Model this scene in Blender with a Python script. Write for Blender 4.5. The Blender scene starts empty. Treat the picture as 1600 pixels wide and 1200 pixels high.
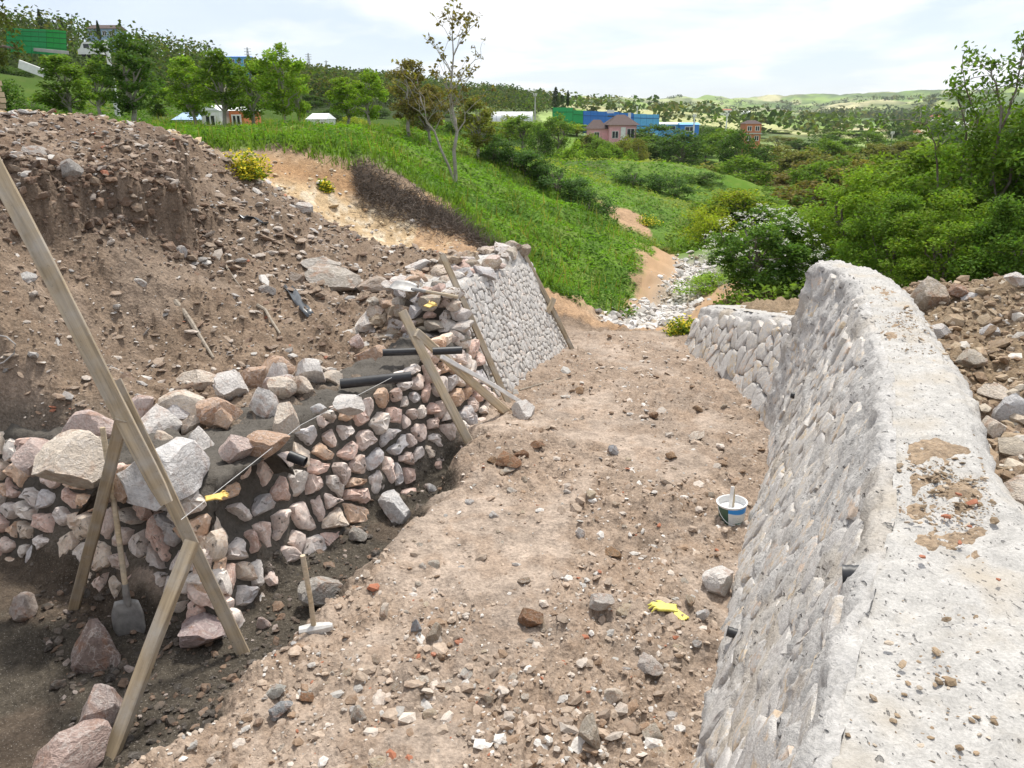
import bpy, bmesh, math, random
import numpy as np
from mathutils import Vector, Matrix

# ------------------------------------------------------------------ camera, sky, sun, exposure
SC = bpy.context.scene
COL = SC.collection
CAM_Z = 3.0
PITCH = math.radians(19.3)
FPX = 1200.0                                   # focal length in pixels of the 1600 px wide photograph
cd = bpy.data.cameras.new('camera')
cd.sensor_width = 36.0
cd.lens = 36.0 * FPX / 1600.0
cd.clip_start = 0.05
cd.clip_end = 9000
cam = bpy.data.objects.new('camera', cd)
COL.objects.link(cam)
cam.location = (0, 0, CAM_Z)
cam.rotation_euler = (math.pi / 2 - PITCH, 0, 0)
SC.camera = cam

SUN_EL, SUN_AZ = math.radians(62), math.radians(18)   # azimuth from +Y towards +X
w = bpy.data.worlds.new('World')
SC.world = w
w.use_nodes = True
nt = w.node_tree
nt.nodes.clear()
def wn(t, **k):
    n = nt.nodes.new(t)
    for a, b in k.items():
        setattr(n, a, b)
    return n
out = wn('ShaderNodeOutputWorld')
bg = wn('ShaderNodeBackground')
bg.inputs['Strength'].default_value = 0.1
sky = wn('ShaderNodeTexSky', sky_type='NISHITA')
sky.sun_disc = False
sky.sun_elevation = SUN_EL
sky.sun_rotation = SUN_AZ
sky.air_density = 1.0
sky.dust_density = 0.3
sky.ozone_density = 2.0
tc = wn('ShaderNodeTexCoord')
sep = wn('ShaderNodeSeparateXYZ')
nt.links.new(tc.outputs['Generated'], sep.inputs[0])
zz = wn('ShaderNodeMath', operation='MAXIMUM'); zz.inputs[1].default_value = 0.0
nt.links.new(sep.outputs['Z'], zz.inputs[0])
za = wn('ShaderNodeMath', operation='ADD'); za.inputs[1].default_value = 0.16
nt.links.new(zz.outputs[0], za.inputs[0])
dv = wn('ShaderNodeVectorMath', operation='DIVIDE')
cb = wn('ShaderNodeCombineXYZ')
for i in range(3):
    nt.links.new(za.outputs[0], cb.inputs[i])
nt.links.new(tc.outputs['Generated'], dv.inputs[0])
nt.links.new(cb.outputs[0], dv.inputs[1])
mp = wn('ShaderNodeMapping')
mp.inputs['Location'].default_value = (5.1, 3.3, 0.0)
mp.inputs['Scale'].default_value = (0.42, 0.42, 0.8)
nt.links.new(dv.outputs[0], mp.inputs[0])
n1 = wn('ShaderNodeTexNoise'); n1.inputs['Scale'].default_value = 1.7; n1.inputs['Detail'].default_value = 8; n1.inputs['Roughness'].default_value = 0.55
n1.inputs['Distortion'].default_value = 0.3
nt.links.new(mp.outputs[0], n1.inputs['Vector'])
cr = wn('ShaderNodeValToRGB')
cr.color_ramp.elements[0].position = 0.44; cr.color_ramp.elements[0].color = (0.42, 0.42, 0.42, 1)
cr.color_ramp.elements[1].position = 0.57; cr.color_ramp.elements[1].color = (1, 1, 1, 1)
nt.links.new(n1.outputs['Fac'], cr.inputs[0])
n2 = wn('ShaderNodeTexNoise'); n2.inputs['Scale'].default_value = 3.4; n2.inputs['Detail'].default_value = 5
nt.links.new(mp.outputs[0], n2.inputs['Vector'])
cr2 = wn('ShaderNodeValToRGB')                 # thin and thick cloud
cr2.color_ramp.elements[0].position = 0.35; cr2.color_ramp.elements[0].color = (8.0, 8.2, 8.55, 1)
cr2.color_ramp.elements[1].position = 0.62; cr2.color_ramp.elements[1].color = (9.6, 9.65, 9.7, 1)
nt.links.new(n2.outputs['Fac'], cr2.inputs[0])
mx = wn('ShaderNodeMix', data_type='RGBA')
nt.links.new(cr.outputs[0], mx.inputs['Factor'])
skb = wn('ShaderNodeVectorMath', operation='MULTIPLY'); skb.inputs[1].default_value = (0.72, 0.80, 0.98)
nt.links.new(sky.outputs[0], skb.inputs[0])
nt.links.new(skb.outputs[0], mx.inputs['A'])
nt.links.new(cr2.outputs[0], mx.inputs['B'])
nt.links.new(mx.outputs['Result'], bg.inputs['Color'])
nt.links.new(bg.outputs[0], out.inputs[0])

sl = bpy.data.lights.new('sun', 'SUN')
sl.energy = 3.8
sl.angle = math.radians(7)
sl.color = (1.0, 0.95, 0.87)
so = bpy.data.objects.new('sun', sl)
COL.objects.link(so)
sdir = Vector((math.sin(SUN_AZ) * math.cos(SUN_EL), math.cos(SUN_AZ) * math.cos(SUN_EL), math.sin(SUN_EL)))
so.rotation_euler = sdir.to_track_quat('Z', 'Y').to_euler()
so.location = (0, 0, 60)
vs = SC.view_settings
vs.view_transform = 'Standard'
vs.look = 'None'
vs.exposure = 0.47
vs.gamma = 1.0
SC.render.engine = 'CYCLES'
SC.cycles.volume_bounces = 0
SC.cycles.max_bounces = 6
SC.cycles.transparent_max_bounces = 4

# ------------------------------------------------------------------ helpers
random.seed(7)
RNG = np.random.default_rng(7)
cp, sp = math.cos(PITCH), math.sin(PITCH)

def ray(px, py):
    x = (px - 800) / FPX; y = (600 - py) / FPX
    return Vector((x, cp + y * sp, -sp + y * cp))
def atz(px, py, z):
    d = ray(px, py); t = (z - CAM_Z) / d.z
    return Vector((d.x * t, d.y * t, z))
def aty(px, py, Y):
    d = ray(px, py); t = Y / d.y
    return Vector((d.x * t, Y, CAM_Z + d.z * t))

def link(o, parent=None):
    COL.objects.link(o)
    if parent is not None:
        o.parent = parent
    return o
def tag(o, label=None, cat=None, group=None, kind=None):
    if label: o['label'] = label
    if cat: o['category'] = cat
    if group: o['group'] = group
    if kind: o['kind'] = kind
    return o
def empty(name, loc=(0, 0, 0), rz=0.0):
    o = bpy.data.objects.new(name, None)
    o.empty_display_size = 0.1
    o.location = loc; o.rotation_euler = (0, 0, rz)
    return link(o)
def mesh_obj(name, me, parent=None, loc=None, rot=None, scale=None):
    o = bpy.data.objects.new(name, me)
    if loc is not None: o.location = loc
    if rot is not None: o.rotation_euler = rot
    if scale is not None: o.scale = scale
    return link(o, parent)

def mesh_np(name, V, F, mat=None, col=None, smooth=True, sharp=None):
    """V (n,3), F (m,k) with k = 3 or 4; col (n,3) stored as the point colour 'c'"""
    V = np.ascontiguousarray(V, dtype=np.float32); F = np.ascontiguousarray(F, dtype=np.int32)
    me = bpy.data.meshes.new(name)
    m, k = F.shape
    me.vertices.add(len(V)); me.vertices.foreach_set('co', V.ravel())
    me.loops.add(m * k); me.loops.foreach_set('vertex_index', F.ravel())
    me.polygons.add(m)
    me.polygons.foreach_set('loop_start', np.arange(0, m * k, k, dtype=np.int32))
    me.polygons.foreach_set('loop_total', np.full(m, k, dtype=np.int32))
    if smooth:
        me.polygons.foreach_set('use_smooth', np.ones(m, dtype=bool))
    if col is not None:
        at = me.attributes.new('c', 'FLOAT_COLOR', 'POINT')
        c4 = np.ones((len(V), 4), dtype=np.float32); c4[:, :3] = col
        at.data.foreach_set('color', c4.ravel())
    me.update(calc_edges=True)
    if sharp is not None:
        me.set_sharp_from_angle(angle=math.radians(sharp))
    if mat: me.materials.append(mat)
    return me
def bm_mesh(name, bm, mat=None, smooth=False, sharp=None):
    me = bpy.data.meshes.new(name)
    bm.to_mesh(me); bm.free()
    if smooth:
        for p in me.polygons: p.use_smooth = True
        if sharp: me.set_sharp_from_angle(angle=math.radians(sharp))
    if mat: me.materials.append(mat)
    return me

# vectorised gradient noise
def _hash(ix, iy, seed):
    h = (ix.astype(np.int64) * 374761393 + iy.astype(np.int64) * 668265263 + seed * 982451653) & 0xFFFFFFFF
    h = ((h ^ (h >> 13)) * 1274126177) & 0xFFFFFFFF
    h = (h ^ (h >> 16)) & 0xFFFFFFFF
    return h
def pnoise(x, y, seed=0):
    x = np.asarray(x, float); y = np.asarray(y, float)
    x0 = np.floor(x); y0 = np.floor(y)
    fx = x - x0; fy = y - y0
    u = fx * fx * fx * (fx * (fx * 6 - 15) + 10); v = fy * fy * fy * (fy * (fy * 6 - 15) + 10)
    def g(dx, dy):
        a = _hash(x0 + dx, y0 + dy, seed) * (2 * math.pi / 4294967296.0)
        return np.cos(a) * (fx - dx) + np.sin(a) * (fy - dy)
    a = g(0, 0) * (1 - u) + g(1, 0) * u
    b = g(0, 1) * (1 - u) + g(1, 1) * u
    return (a * (1 - v) + b * v) * 1.5
def fbm(x, y, oct=4, seed=0, gain=0.5):
    s = 0; a = 1.0; f = 1.0
    for o in range(oct):
        s = s + a * pnoise(x * f + 17.3 * o, y * f - 9.1 * o, seed + o); a *= gain; f *= 2.03
    return s
def sstep(a, b, x):
    t = np.clip((x - a) / (b - a), 0, 1)
    return t * t * (3 - 2 * t)
def lerp(a, b, t): return a + (b - a) * t

def poly_sd(px, py, poly):
    """signed distance to a closed polygon, positive inside"""
    d = np.full(px.shape, 1e9); ins = np.zeros(px.shape, bool)
    n = len(poly)
    for i in range(n):
        ax, ay = poly[i]; bx, by = poly[(i + 1) % n]
        ex, ey = bx - ax, by - ay
        t = np.clip(((px - ax) * ex + (py - ay) * ey) / (ex * ex + ey * ey + 1e-12), 0, 1)
        d = np.minimum(d, np.hypot(px - ax - t * ex, py - ay - t * ey))
        c = ((ay > py) != (by > py)) & (px < (bx - ax) * (py - ay) / (by - ay + 1e-12) + ax)
        ins ^= c
    return np.where(ins, d, -d)
def line_d(px, py, pts):
    d = np.full(px.shape, 1e9)
    for (ax, ay), (bx, by) in zip(pts[:-1], pts[1:]):
        ex, ey = bx - ax, by - ay
        t = np.clip(((px - ax) * ex + (py - ay) * ey) / (ex * ex + ey * ey + 1e-12), 0, 1)
        d = np.minimum(d, np.hypot(px - ax - t * ex, py - ay - t * ey))
    return d

# ------------------------------------------------------------------ materials
class NB:
    def __init__(s, name):
        s.m = bpy.data.materials.new(name); s.m.use_nodes = True
        s.t = s.m.node_tree; s.t.nodes.clear()
        s.out = s.t.nodes.new('ShaderNodeOutputMaterial')
    def n(s, t, ins=None, **k):
        q = s.t.nodes.new(t)
        for a, b in k.items(): setattr(q, a, b)
        for a, b in (ins or {}).items():
            if hasattr(b, 'is_output') or isinstance(b, bpy.types.NodeSocket): s.t.links.new(b, q.inputs[a])
            else: q.inputs[a].default_value = b
        return q
    def noise(s, vec, scale, detail=4, rough=0.55, dist=0.0):
        return s.n('ShaderNodeTexNoise', {'Vector': vec, 'Scale': scale, 'Detail': detail, 'Roughness': rough, 'Distortion': dist}).outputs['Fac']
    def ramp(s, fac, *els):
        r = s.n('ShaderNodeValToRGB', {'Fac': fac})
        e = r.color_ramp.elements
        while len(e) < len(els): e.new(0.5)
        for q, (p, c) in zip(e, els):
            q.position = p; q.color = (c[0], c[1], c[2], 1) if not isinstance(c, (int, float)) else (c, c, c, 1)
        return r.outputs['Color']
    def mix(s, fac, a, b, blend='MIX'):
        q = s.n('ShaderNodeMix', data_type='RGBA', blend_type=blend)
        for k, v in (('Factor', fac), ('A', a), ('B', b)):
            sk = q.inputs[k] if k == 'Factor' else [i for i in q.inputs if i.name == k and i.type == 'RGBA'][0]
            if isinstance(v, bpy.types.NodeSocket): s.t.links.new(v, sk)
            else: sk.default_value = v if k == 'Factor' else (v[0], v[1], v[2], 1)
        return [o for o in q.outputs if o.type == 'RGBA'][0]
    def math(s, op, a, b=0.0):
        return s.n('ShaderNodeMath', {0: a, 1: b}, operation=op).outputs[0]
    def bump(s, h, strength=0.5, dist=0.02, normal=None):
        d = {'Height': h, 'Strength': strength, 'Distance': dist}
        if normal is not None: d['Normal'] = normal
        return s.n('ShaderNodeBump', d).outputs['Normal']
    def bsdf(s, col, rough=0.9, normal=None, spec=0.25, metal=0.0):
        d = {'Base Color': col if isinstance(col, bpy.types.NodeSocket) else (*col[:3], 1), 'Roughness': rough, 'Specular IOR Level': spec, 'Metallic': metal}
        if normal is not None: d['Normal'] = normal
        q = s.n('ShaderNodeBsdfPrincipled', d)
        s.t.links.new(q.outputs[0], s.out.inputs[0])
        return q

M = {}
def simple(name, col, rough=0.8, spec=0.3, nscale=20.0, var=0.25, bump=0.2, metal=0.0, dist=0.004):
    b = NB(name)
    tc = b.n('ShaderNodeTexCoord').outputs['Object']
    f = b.noise(tc, nscale, 5)
    c = b.mix(1.0, (*col, 1), b.ramp(f, (0.25, 1 - var), (0.75, 1 + var)), 'MULTIPLY')
    b.bsdf(c, rough, b.bump(f, bump, dist), spec, metal)
    M[name] = b.m
    return b.m

def ground_material(name, fine=1.0, bump=0.6, dist=0.03):
    b = NB(name)
    geo = b.n('ShaderNodeNewGeometry').outputs['Position']
    at = b.n('ShaderNodeAttribute', attribute_name='c').outputs['Color']
    f1 = b.noise(geo, 9.0 * fine, 6, 0.65)
    f2 = b.noise(geo, 45.0 * fine, 5, 0.6)
    f3 = b.noise(geo, 1.3 * fine, 4, 0.6)
    v = b.n('ShaderNodeTexVoronoi', {'Vector': geo, 'Scale': 28.0 * fine, 'Randomness': 1.0})
    c = b.mix(1.0, at, b.ramp(f1, (0.25, 0.62), (0.75, 1.32)), 'MULTIPLY')
    c = b.mix(1.0, c, b.ramp(f2, (0.28, 0.66), (0.72, 1.3)), 'MULTIPLY')
    c = b.mix(1.0, c, b.ramp(f3, (0.3, 0.86), (0.7, 1.14)), 'MULTIPLY')
    grit = b.ramp(b.noise(geo, 110.0 * fine, 2), (0.62, 0.0), (0.70, 1.0))
    c = b.mix(b.math('MULTIPLY', grit, 0.35), c, (0.55, 0.5, 0.44, 1))
    h = b.math('ADD', b.math('MULTIPLY', f1, 1.0), b.math('MULTIPLY', f2, 0.5))
    h = b.math('ADD', h, b.math('MULTIPLY', v.outputs['Distance'], -0.35))
    b.bsdf(c, 0.95, b.bump(h, bump, dist), 0.15)
    return b.m
M['ground'] = ground_material('soil', 1.0, 0.8, 0.035)
M['grassland'] = ground_material('grassy_soil', 0.5, 0.6, 0.06)

def far_material():
    b = NB('far_land')
    geo = b.n('ShaderNodeNewGeometry').outputs['Position']
    at = b.n('ShaderNodeAttribute', attribute_name='c').outputs['Color']
    f = b.noise(geo, 0.06, 6, 0.6)
    c = b.mix(1.0, at, b.ramp(f, (0.25, 0.7), (0.75, 1.3)), 'MULTIPLY')
    b.bsdf(c, 1.0, None, 0.05)
    return b.m
M['far'] = far_material()

def rock_material(name, rust=0.5, metric=False, mortar=0.0, mortar_col=(0.45, 0.44, 0.43), tint=None, bump=0.7, contrast=1.0, vein=0.5):
    """quarry stone: the object's own colour, rust stains, pale veins and, where asked, mortar smeared over it"""
    b = NB(name)
    tc = b.n('ShaderNodeTexCoord').outputs['Object']
    oi = b.n('ShaderNodeObjectInfo')
    off = b.n('ShaderNodeVectorMath', {0: tc}, operation='ADD')
    cx = b.n('ShaderNodeCombineXYZ')
    for i, k in enumerate((37.0, 91.0, 53.0)):
        b.t.links.new(b.math('MULTIPLY', oi.outputs['Random'], k), cx.inputs[i])
    b.t.links.new(cx.outputs[0], off.inputs[1])
    p = off.outputs[0]
    base = oi.outputs['Color'] if tint is None else b.n('ShaderNodeAttribute', attribute_name='c').outputs['Color']
    if tint is not None:
        p = b.n('ShaderNodeNewGeometry').outputs['Position']
        k = tint
    else:
        k = 7.0 if metric else 1.0
    f1 = b.noise(p, 1.6 * k, 6, 0.62, 0.4)
    f2 = b.noise(p, 7.0 * k, 6, 0.65)
    f3 = b.noise(p, 1.1 * k, 4, 0.6, 0.8)
    f4 = b.noise(p, 26.0 * k, 3, 0.6)
    c = b.mix(1.0, base, b.ramp(f2, (0.25, 1 - 0.32 * contrast), (0.75, 1 + 0.25 * contrast)), 'MULTIPLY')
    if rust > 0:
        c = b.mix(b.math('MULTIPLY', b.ramp(f3, (0.52, 0.0), (0.68, 1.0)), rust), c, (0.36, 0.17, 0.085, 1))
    vn = b.ramp(b.math('ABSOLUTE', b.math('SUBTRACT', f1, 0.5)), (0.0, 1.0), (0.03, 0.0))
    c = b.mix(b.math('MULTIPLY', vn, vein), c, (0.72, 0.68, 0.64, 1))
    if mortar > 0:
        mm = b.ramp(b.noise(p, 2.3 * k, 5, 0.6, 0.3), (0.62 - mortar * 0.35, 0.0), (0.70 - mortar * 0.35, 1.0))
        mc = b.mix(1.0, (*mortar_col, 1), b.ramp(f4, (0.25, 0.7), (0.75, 1.25)), 'MULTIPLY')
        c = b.mix(mm, c, mc)
    h = b.math('ADD', b.math('MULTIPLY', f2, 0.7), b.math('MULTIPLY', f4, 0.25))
    h = b.math('ADD', h, f1)
    b.bsdf(c, 0.88, b.bump(h, bump, 0.10 / k if tint is None else 0.03), 0.25)
    M[name] = b.m
    return b.m
rock_material('quarry_stone', rust=0.55, vein=0.45)
rock_material('mortared_stone', metric=True, rust=0.4, mortar=0.04, mortar_col=(0.11, 0.098, 0.083), bump=0.6)
rock_material('smeared_stone', metric=True, rust=0.10, mortar=0.57, mortar_col=(0.51, 0.49, 0.465), bump=0.9, vein=0.15, contrast=0.9)
rock_material('earthy_stone', rust=0.2, mortar=0.25, mortar_col=(0.25, 0.18, 0.12), vein=0.2)
rock_material('pebble', rust=0.15, tint=6.0, vein=0.1, bump=0.5)

def mortar_material(name, col, pit=0.5, scale=1.0, bump=0.8, stain=None, rough=0.95, spec=0.15):
    b = NB(name)
    p = b.n('ShaderNodeNewGeometry').outputs['Position']
    f1 = b.noise(p, 5.0 * scale, 6, 0.65)
    f2 = b.noise(p, 38.0 * scale, 6, 0.7)
    f3 = b.noise(p, 1.2 * scale, 4, 0.55)
    mpn = b.n('ShaderNodeMapping', {'Vector': p, 'Rotation': (0, 0, 0.45), 'Scale': (1.0, 0.6, 1.0)}).outputs[0]
    f4 = b.noise(mpn, 26.0 * scale, 2, 0.5, 0.0)
    c = b.mix(1.0, (*col, 1), b.ramp(f1, (0.25, 0.74), (0.75, 1.2)), 'MULTIPLY')
    c = b.mix(1.0, c, b.ramp(f2, (0.3, 0.72), (0.7, 1.2)), 'MULTIPLY')
    if stain:
        c = b.mix(b.ramp(f3, (0.5, 0.0), (0.72, 0.75)), c, stain)
    holes = b.ramp(f4, (0.275, 1.0), (0.35, 0.0))
    c = b.mix(b.math('MULTIPLY', holes, pit), c, tuple(x * 0.3 for x in col))
    h = b.math('ADD', b.math('MULTIPLY', f2, 0.45), f1)
    h = b.math('SUBTRACT', h, b.math('MULTIPLY', holes, 0.8 * pit))
    b.bsdf(c, rough, b.bump(h, bump, 0.03 / scale), spec)
    M[name] = b.m
    return b.m
mortar_material('pale_mortar', (0.49, 0.475, 0.455), 0.7, 1.0, 1.0, stain=(0.44, 0.37, 0.28, 1))
mortar_material('cap_concrete', (0.46, 0.445, 0.42), 0.75, 2.6, 1.0, stain=(0.42, 0.37, 0.30, 1))
mortar_material('wet_mortar', (0.105, 0.094, 0.08), 0.3, 1.0, 1.0, rough=0.85, spec=0.3)

def leaf_material(name, trans=0.35, rough=0.55, gain=(1.8, 1.62, 1.12), through=(1.25, 1.35, 0.55)):
    b = NB(name)
    at = b.n('ShaderNodeAttribute', attribute_name='c').outputs['Color']
    oc = b.n('ShaderNodeObjectInfo').outputs['Color']
    c = b.mix(1.0, at, oc, 'MULTIPLY')
    c = b.mix(1.0, c, (*gain, 1), 'MULTIPLY')
    d = b.n('ShaderNodeBsdfPrincipled', {'Base Color': c, 'Roughness': 0.75, 'Specular IOR Level': 0.08})
    tcol = b.mix(1.0, c, (*through, 1), 'MULTIPLY')
    t = b.n('ShaderNodeBsdfTranslucent', {'Color': tcol})
    mxs = b.n('ShaderNodeMixShader', {0: trans, 1: d.outputs[0], 2: t.outputs[0]})
    b.t.links.new(mxs.outputs[0], b.out.inputs[0])
    M[name] = b.m
leaf_material('leaf', 0.38)
leaf_material('twig', 0.0, 0.9, (0.8, 0.8, 0.8))
leaf_material('petal', 0.25, 0.7, (1.0, 1.0, 1.0), (1.0, 1.0, 0.9))

def wood_material(name, col, dark=0.5):
    b = NB(name)
    tc = b.n('ShaderNodeTexCoord').outputs['Object']
    rnd = b.n('ShaderNodeObjectInfo').outputs['Random']
    o = b.n('ShaderNodeVectorMath', {0: tc, 1: (0, 0, 0)}, operation='ADD')
    cx = b.n('ShaderNodeCombineXYZ'); b.t.links.new(b.math('MULTIPLY', rnd, 30.0), cx.inputs[0]); b.t.links.new(cx.outputs[0], o.inputs[1])
    g = b.n('ShaderNodeMapping', {'Vector': o.outputs[0], 'Scale': (2.2, 34.0, 34.0)}).outputs[0]
    f1 = b.noise(g, 1.0, 6, 0.6, 0.6)
    f2 = b.noise(o.outputs[0], 5.0, 5, 0.6)
    f3 = b.noise(o.outputs[0], 60.0, 3, 0.6)
    c = b.mix(1.0, (*col, 1), b.ramp(f1, (0.28, 0.55), (0.72, 1.25)), 'MULTIPLY')
    c = b.mix(b.ramp(f2, (0.42, 0.0), (0.72, 0.7)), c, (0.40, 0.385, 0.36, 1))
    c = b.mix(b.ramp(f3, (0.66, 0.0), (0.72, dark)), c, (0.10, 0.085, 0.07, 1))
    b.bsdf(c, 0.85, b.bump(f1, 0.35, 0.006), 0.2)
    M[name] = b.m
wood_material('weathered_plank', (0.37, 0.295, 0.20))
wood_material('pale_batten', (0.55, 0.45, 0.31), 0.25)
wood_material('bark', (0.16, 0.125, 0.095), 0.6)
wood_material('grey_bark', (0.30, 0.27, 0.23), 0.4)
# ------------------------------------------------------------------ the lie of the land
LW = [(-5.6, 5.95), (-4.2, 5.35), (-1.98, 4.35), (-1.6, 5.5), (-0.5, 7.2), (0.0, 8.5), (0.95, 11.3)]
RW = [(-0.1, 0.2), (0.25, 1.3), (0.55, 2.1), (0.9, 2.9), (1.2, 3.6), (1.94, 5.46), (2.41, 6.43), (2.75, 7.5), (2.86, 8.6), (2.78, 12.0)]
CHANNEL = LW + [(0.95, 12.4), (0.9, 13.7), (2.9, 13.7)] + RW[::-1][:-2] + [(0.3, 1.9), (-1.2, 2.05), (-6.2, 2.3)]
TRENCH_EDGE = [(120, 1235), (235, 1165), (340, 1090), (395, 1032), (450, 1000), (525, 925), (610, 830), (690, 765), (722, 712), (745, 676)]
TRENCH = [tuple(atz(x, y, 0.0)[:2]) for x, y in TRENCH_EDGE] + [(-0.45, 7.3), (-0.7, 7.2), (-1.85, 5.5), (-2.2, 4.55), (-4.2, 5.6), (-6.0, 6.1), (-6.2, 2.6), (-3.2, 2.75)]

def zfloor(y):
    return np.interp(y, [0, 6, 8.5, 11.3, 13.5, 16], [0, 0, -0.12, -0.36, -0.62, -1.15])

GP = [  # (photo x, photo y, distance ahead): points on the land outside the channel
    # bank on the left
    (0, 600, 5.6), (0, 680, 5.25), (0, 500, 6.1), (0, 420, 6.6), (150, 420, 7.6), (150, 520, 7.1), (90, 640, 5.75),
    (300, 400, 8.8), (250, 480, 7.7), (400, 400, 9.8), (400, 480, 8.3), (400, 300, 11.5), (330, 240, 12.2), (500, 345, 12.3),
    (600, 385, 12.4), (480, 420, 10.2), (560, 430, 10.6), (640, 440, 10.7), (690, 405, 12.2), (740, 392, 12.3), (450, 262, 13.0) if False else (430, 300, 12.3),
    # hollow behind the rubble and the bare scarp
    (400, 275, 14.6), (500, 352, 14.2), (600, 392, 13.8), (660, 402, 13.8),
    (350, 262, 16.3), (450, 300, 16.0), (540, 345, 15.9), (620, 385, 15.6),
    (300, 229, 17.6), (380, 236, 17.4), (450, 243, 17.3), (520, 268, 17.2), (560, 300, 17.0),
    (660, 330, 17.0), (740, 378, 16.0), (690, 395, 14.8), (770, 400, 15.4), (800, 440, 14.2), (830, 475, 13.6),
    # green spur and its foot
    (560, 225, 20.0), (500, 222, 20.0), (620, 215, 25.0), (712, 293, 22.0), (780, 300, 23.5), (760, 245, 31.0), (850, 400, 18.6), (800, 350, 20.0),
    (880, 450, 16.4), (950, 484, 15.4), (900, 480, 14.4), (1000, 435, 19.0), (985, 470, 16.6), (1003, 400, 21.5), (900, 330, 24.0), (960, 370, 23.0), (850, 275, 33.0), (830, 310, 28.0),
    (1020, 470, 17.6), (1050, 425, 20.8),
    # stream
    (1000, 503, 15.4), (1040, 480, 17.2), (1075, 445, 20.5), (1085, 425, 23.0), (1060, 400, 27.0), (1055, 388, 30.0),
    # bank of the stream on the right
    (1110, 470, 16.6), (1130, 440, 20.0), (1120, 395, 26.0), (1110, 370, 32.0), (1200, 455, 16.0), (1200, 430, 20.0), (1250, 375, 36.0), (1400, 372, 40.0),
    # the mound beyond
    (850, 257, 48.0), (950, 254, 50.0), (1040, 256, 52.0), (1095, 264, 52.0), (1130, 297, 46.0), (950, 290, 41.0), (1080, 330, 37.0), (1045, 368, 31.0), (950, 318, 34.0), (1020, 310, 38.0), (900, 270, 42.0),
    # terrace with planted trees
    (640, 208, 36.0), (500, 205, 34.0), (400, 215, 28.0), (330, 205, 36.0), (250, 205, 26.0), (150, 196, 32.0), (60, 196, 26.0), (0, 206, 20.0), (420, 200, 45.0), (700, 215, 48.0),
    # slope up to the ridge
    (200, 168, 62.0), (60, 160, 62.0), (350, 184, 75.0), (480, 186, 90.0), (600, 182, 130.0), (700, 188, 150.0), (780, 200, 130.0), (100, 128, 95.0), (300, 158, 130.0),
    (0, 118, 110), (60, 98, 130), (150, 80, 150), (215, 92, 170), (290, 119, 220), (400, 121, 300), (500, 128, 360), (600, 136, 420), (700, 147, 480), (830, 170, 560),
    (150, 110, 300), (0, 130, 250), (500, 145, 700), (830, 185, 900), (650, 160, 800),
    # valley
    (955, 224, 122), (1200, 215, 260), (1000, 200, 250), (1378, 247, 150), (1000, 300, 72), (880, 290, 70), (800, 245, 75), (1150, 335, 62), (1300, 345, 60), (1500, 345, 60), (1600, 335, 62), (960, 262, 100), (1100, 275, 100), (1250, 290, 95), (1400, 285, 95), (1550, 285, 95), (820, 232, 110), (1100, 240, 140), (1250, 250, 150), (1500, 255, 170), (1600, 255, 170), (700, 200, 100),
    (1400, 360, 30.0), (1550, 360, 30.0), (1300, 400, 24.0), (1600, 390, 22.0), (1350, 430, 17.0), (1500, 440, 14.5),
    # far hills
    (880, 163, 1300), (960, 155, 1400), (1030, 162, 1400), (1090, 172, 1300), (900, 180, 900), (1000, 186, 800),
    (1100, 158, 2300), (1200, 151, 2400), (1300, 153, 2300), (1400, 148, 2400), (1480, 149, 1900), (1600, 143, 1400),
    (1100, 188, 1000), (1250, 187, 1000), (1400, 196, 700), (1550, 204, 480), (1350, 170, 1500), (1500, 172, 1150), (1600, 178, 800), (1200, 168, 1800), (1430, 178, 1300),
    (900, 178, 3400), (1100, 172, 3600), (1300, 168, 3600), (1500, 166, 3600), (1600, 160, 3000), (500, 170, 3000), (200, 175, 3000),
]
GW = [  # more points, metres (x, y, z): the bench behind the walls, the bank's top, the spoil behind the far wall
    (-0.8, 7.2, 0.62), (-1.9, 5.5, 0.6), (-2.2, 4.8, 0.6), (-3.3, 5.2, 0.6), (-3.9, 5.5, 0.68), (-2.5, 7.0, 0.64), (-1.6, 7.6, 0.62), (-3.2, 6.4, 0.72), (-1.2, 8.0, 0.62), (-0.75, 8.6, 0.75), (-2.2, 7.6, 0.72),
    (-0.6, 9.3, 1.0), (-0.3, 10.0, 1.02), (0.0, 11.2, 1.02), (-0.5, 11.5, 1.0), (0.4, 11.9, 0.3), (0.3, 12.8, -0.25),
    (-7.5, 4.0, 2.2), (-6.0, 3.0, 1.2), (-9.0, 8.0, 2.95), (-14, 12, 3.0), (-25, 20, 3.0), (-40, 40, 5.0), (-90, 70, 12), (-160, 120, 18),
    (0, 0.5, 1.35), (0.4, 1.0, 1.4), (-3, 0.5, 1.4), (-8, 1.0, 1.8),
    (1.7, 1.6, 1.42), (2.2, 2.8, 1.42), (2.7, 4.2, 1.40), (3.2, 5.4, 1.36), (3.65, 6.6, 1.32), (3.8, 7.6, 1.25), (3.6, 8.6, 0.95), (3.6, 10.0, 0.5), (3.7, 12.0, 0.1), (4.8, 11.0, 0.35),
    (3.5, 2.6, 1.55), (4.3, 4.6, 1.55), (4.7, 6.2, 1.62), (5.4, 7.0, 1.72), (4.6, 7.6, 1.35), (6.5, 6.5, 1.7), (6.5, 4.0, 1.6), (5.6, 8.8, 0.6), (8.5, 8.0, 1.2), (8, 11, 0.0), (4.2, 13.5, -0.45), (12, 6, 1.0), (12, 13, -0.6), (20, 14, -1.0), (40, 30, -3.0), (80, 60, -5.0), (3.4, 14.0, -0.7),
    (200, 140, -6.0), (500, 300, 5), (1200, 700, 60), (2400, 1800, 90), (-1500, 1500, 60), (-600, 500, 30),
]
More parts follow.
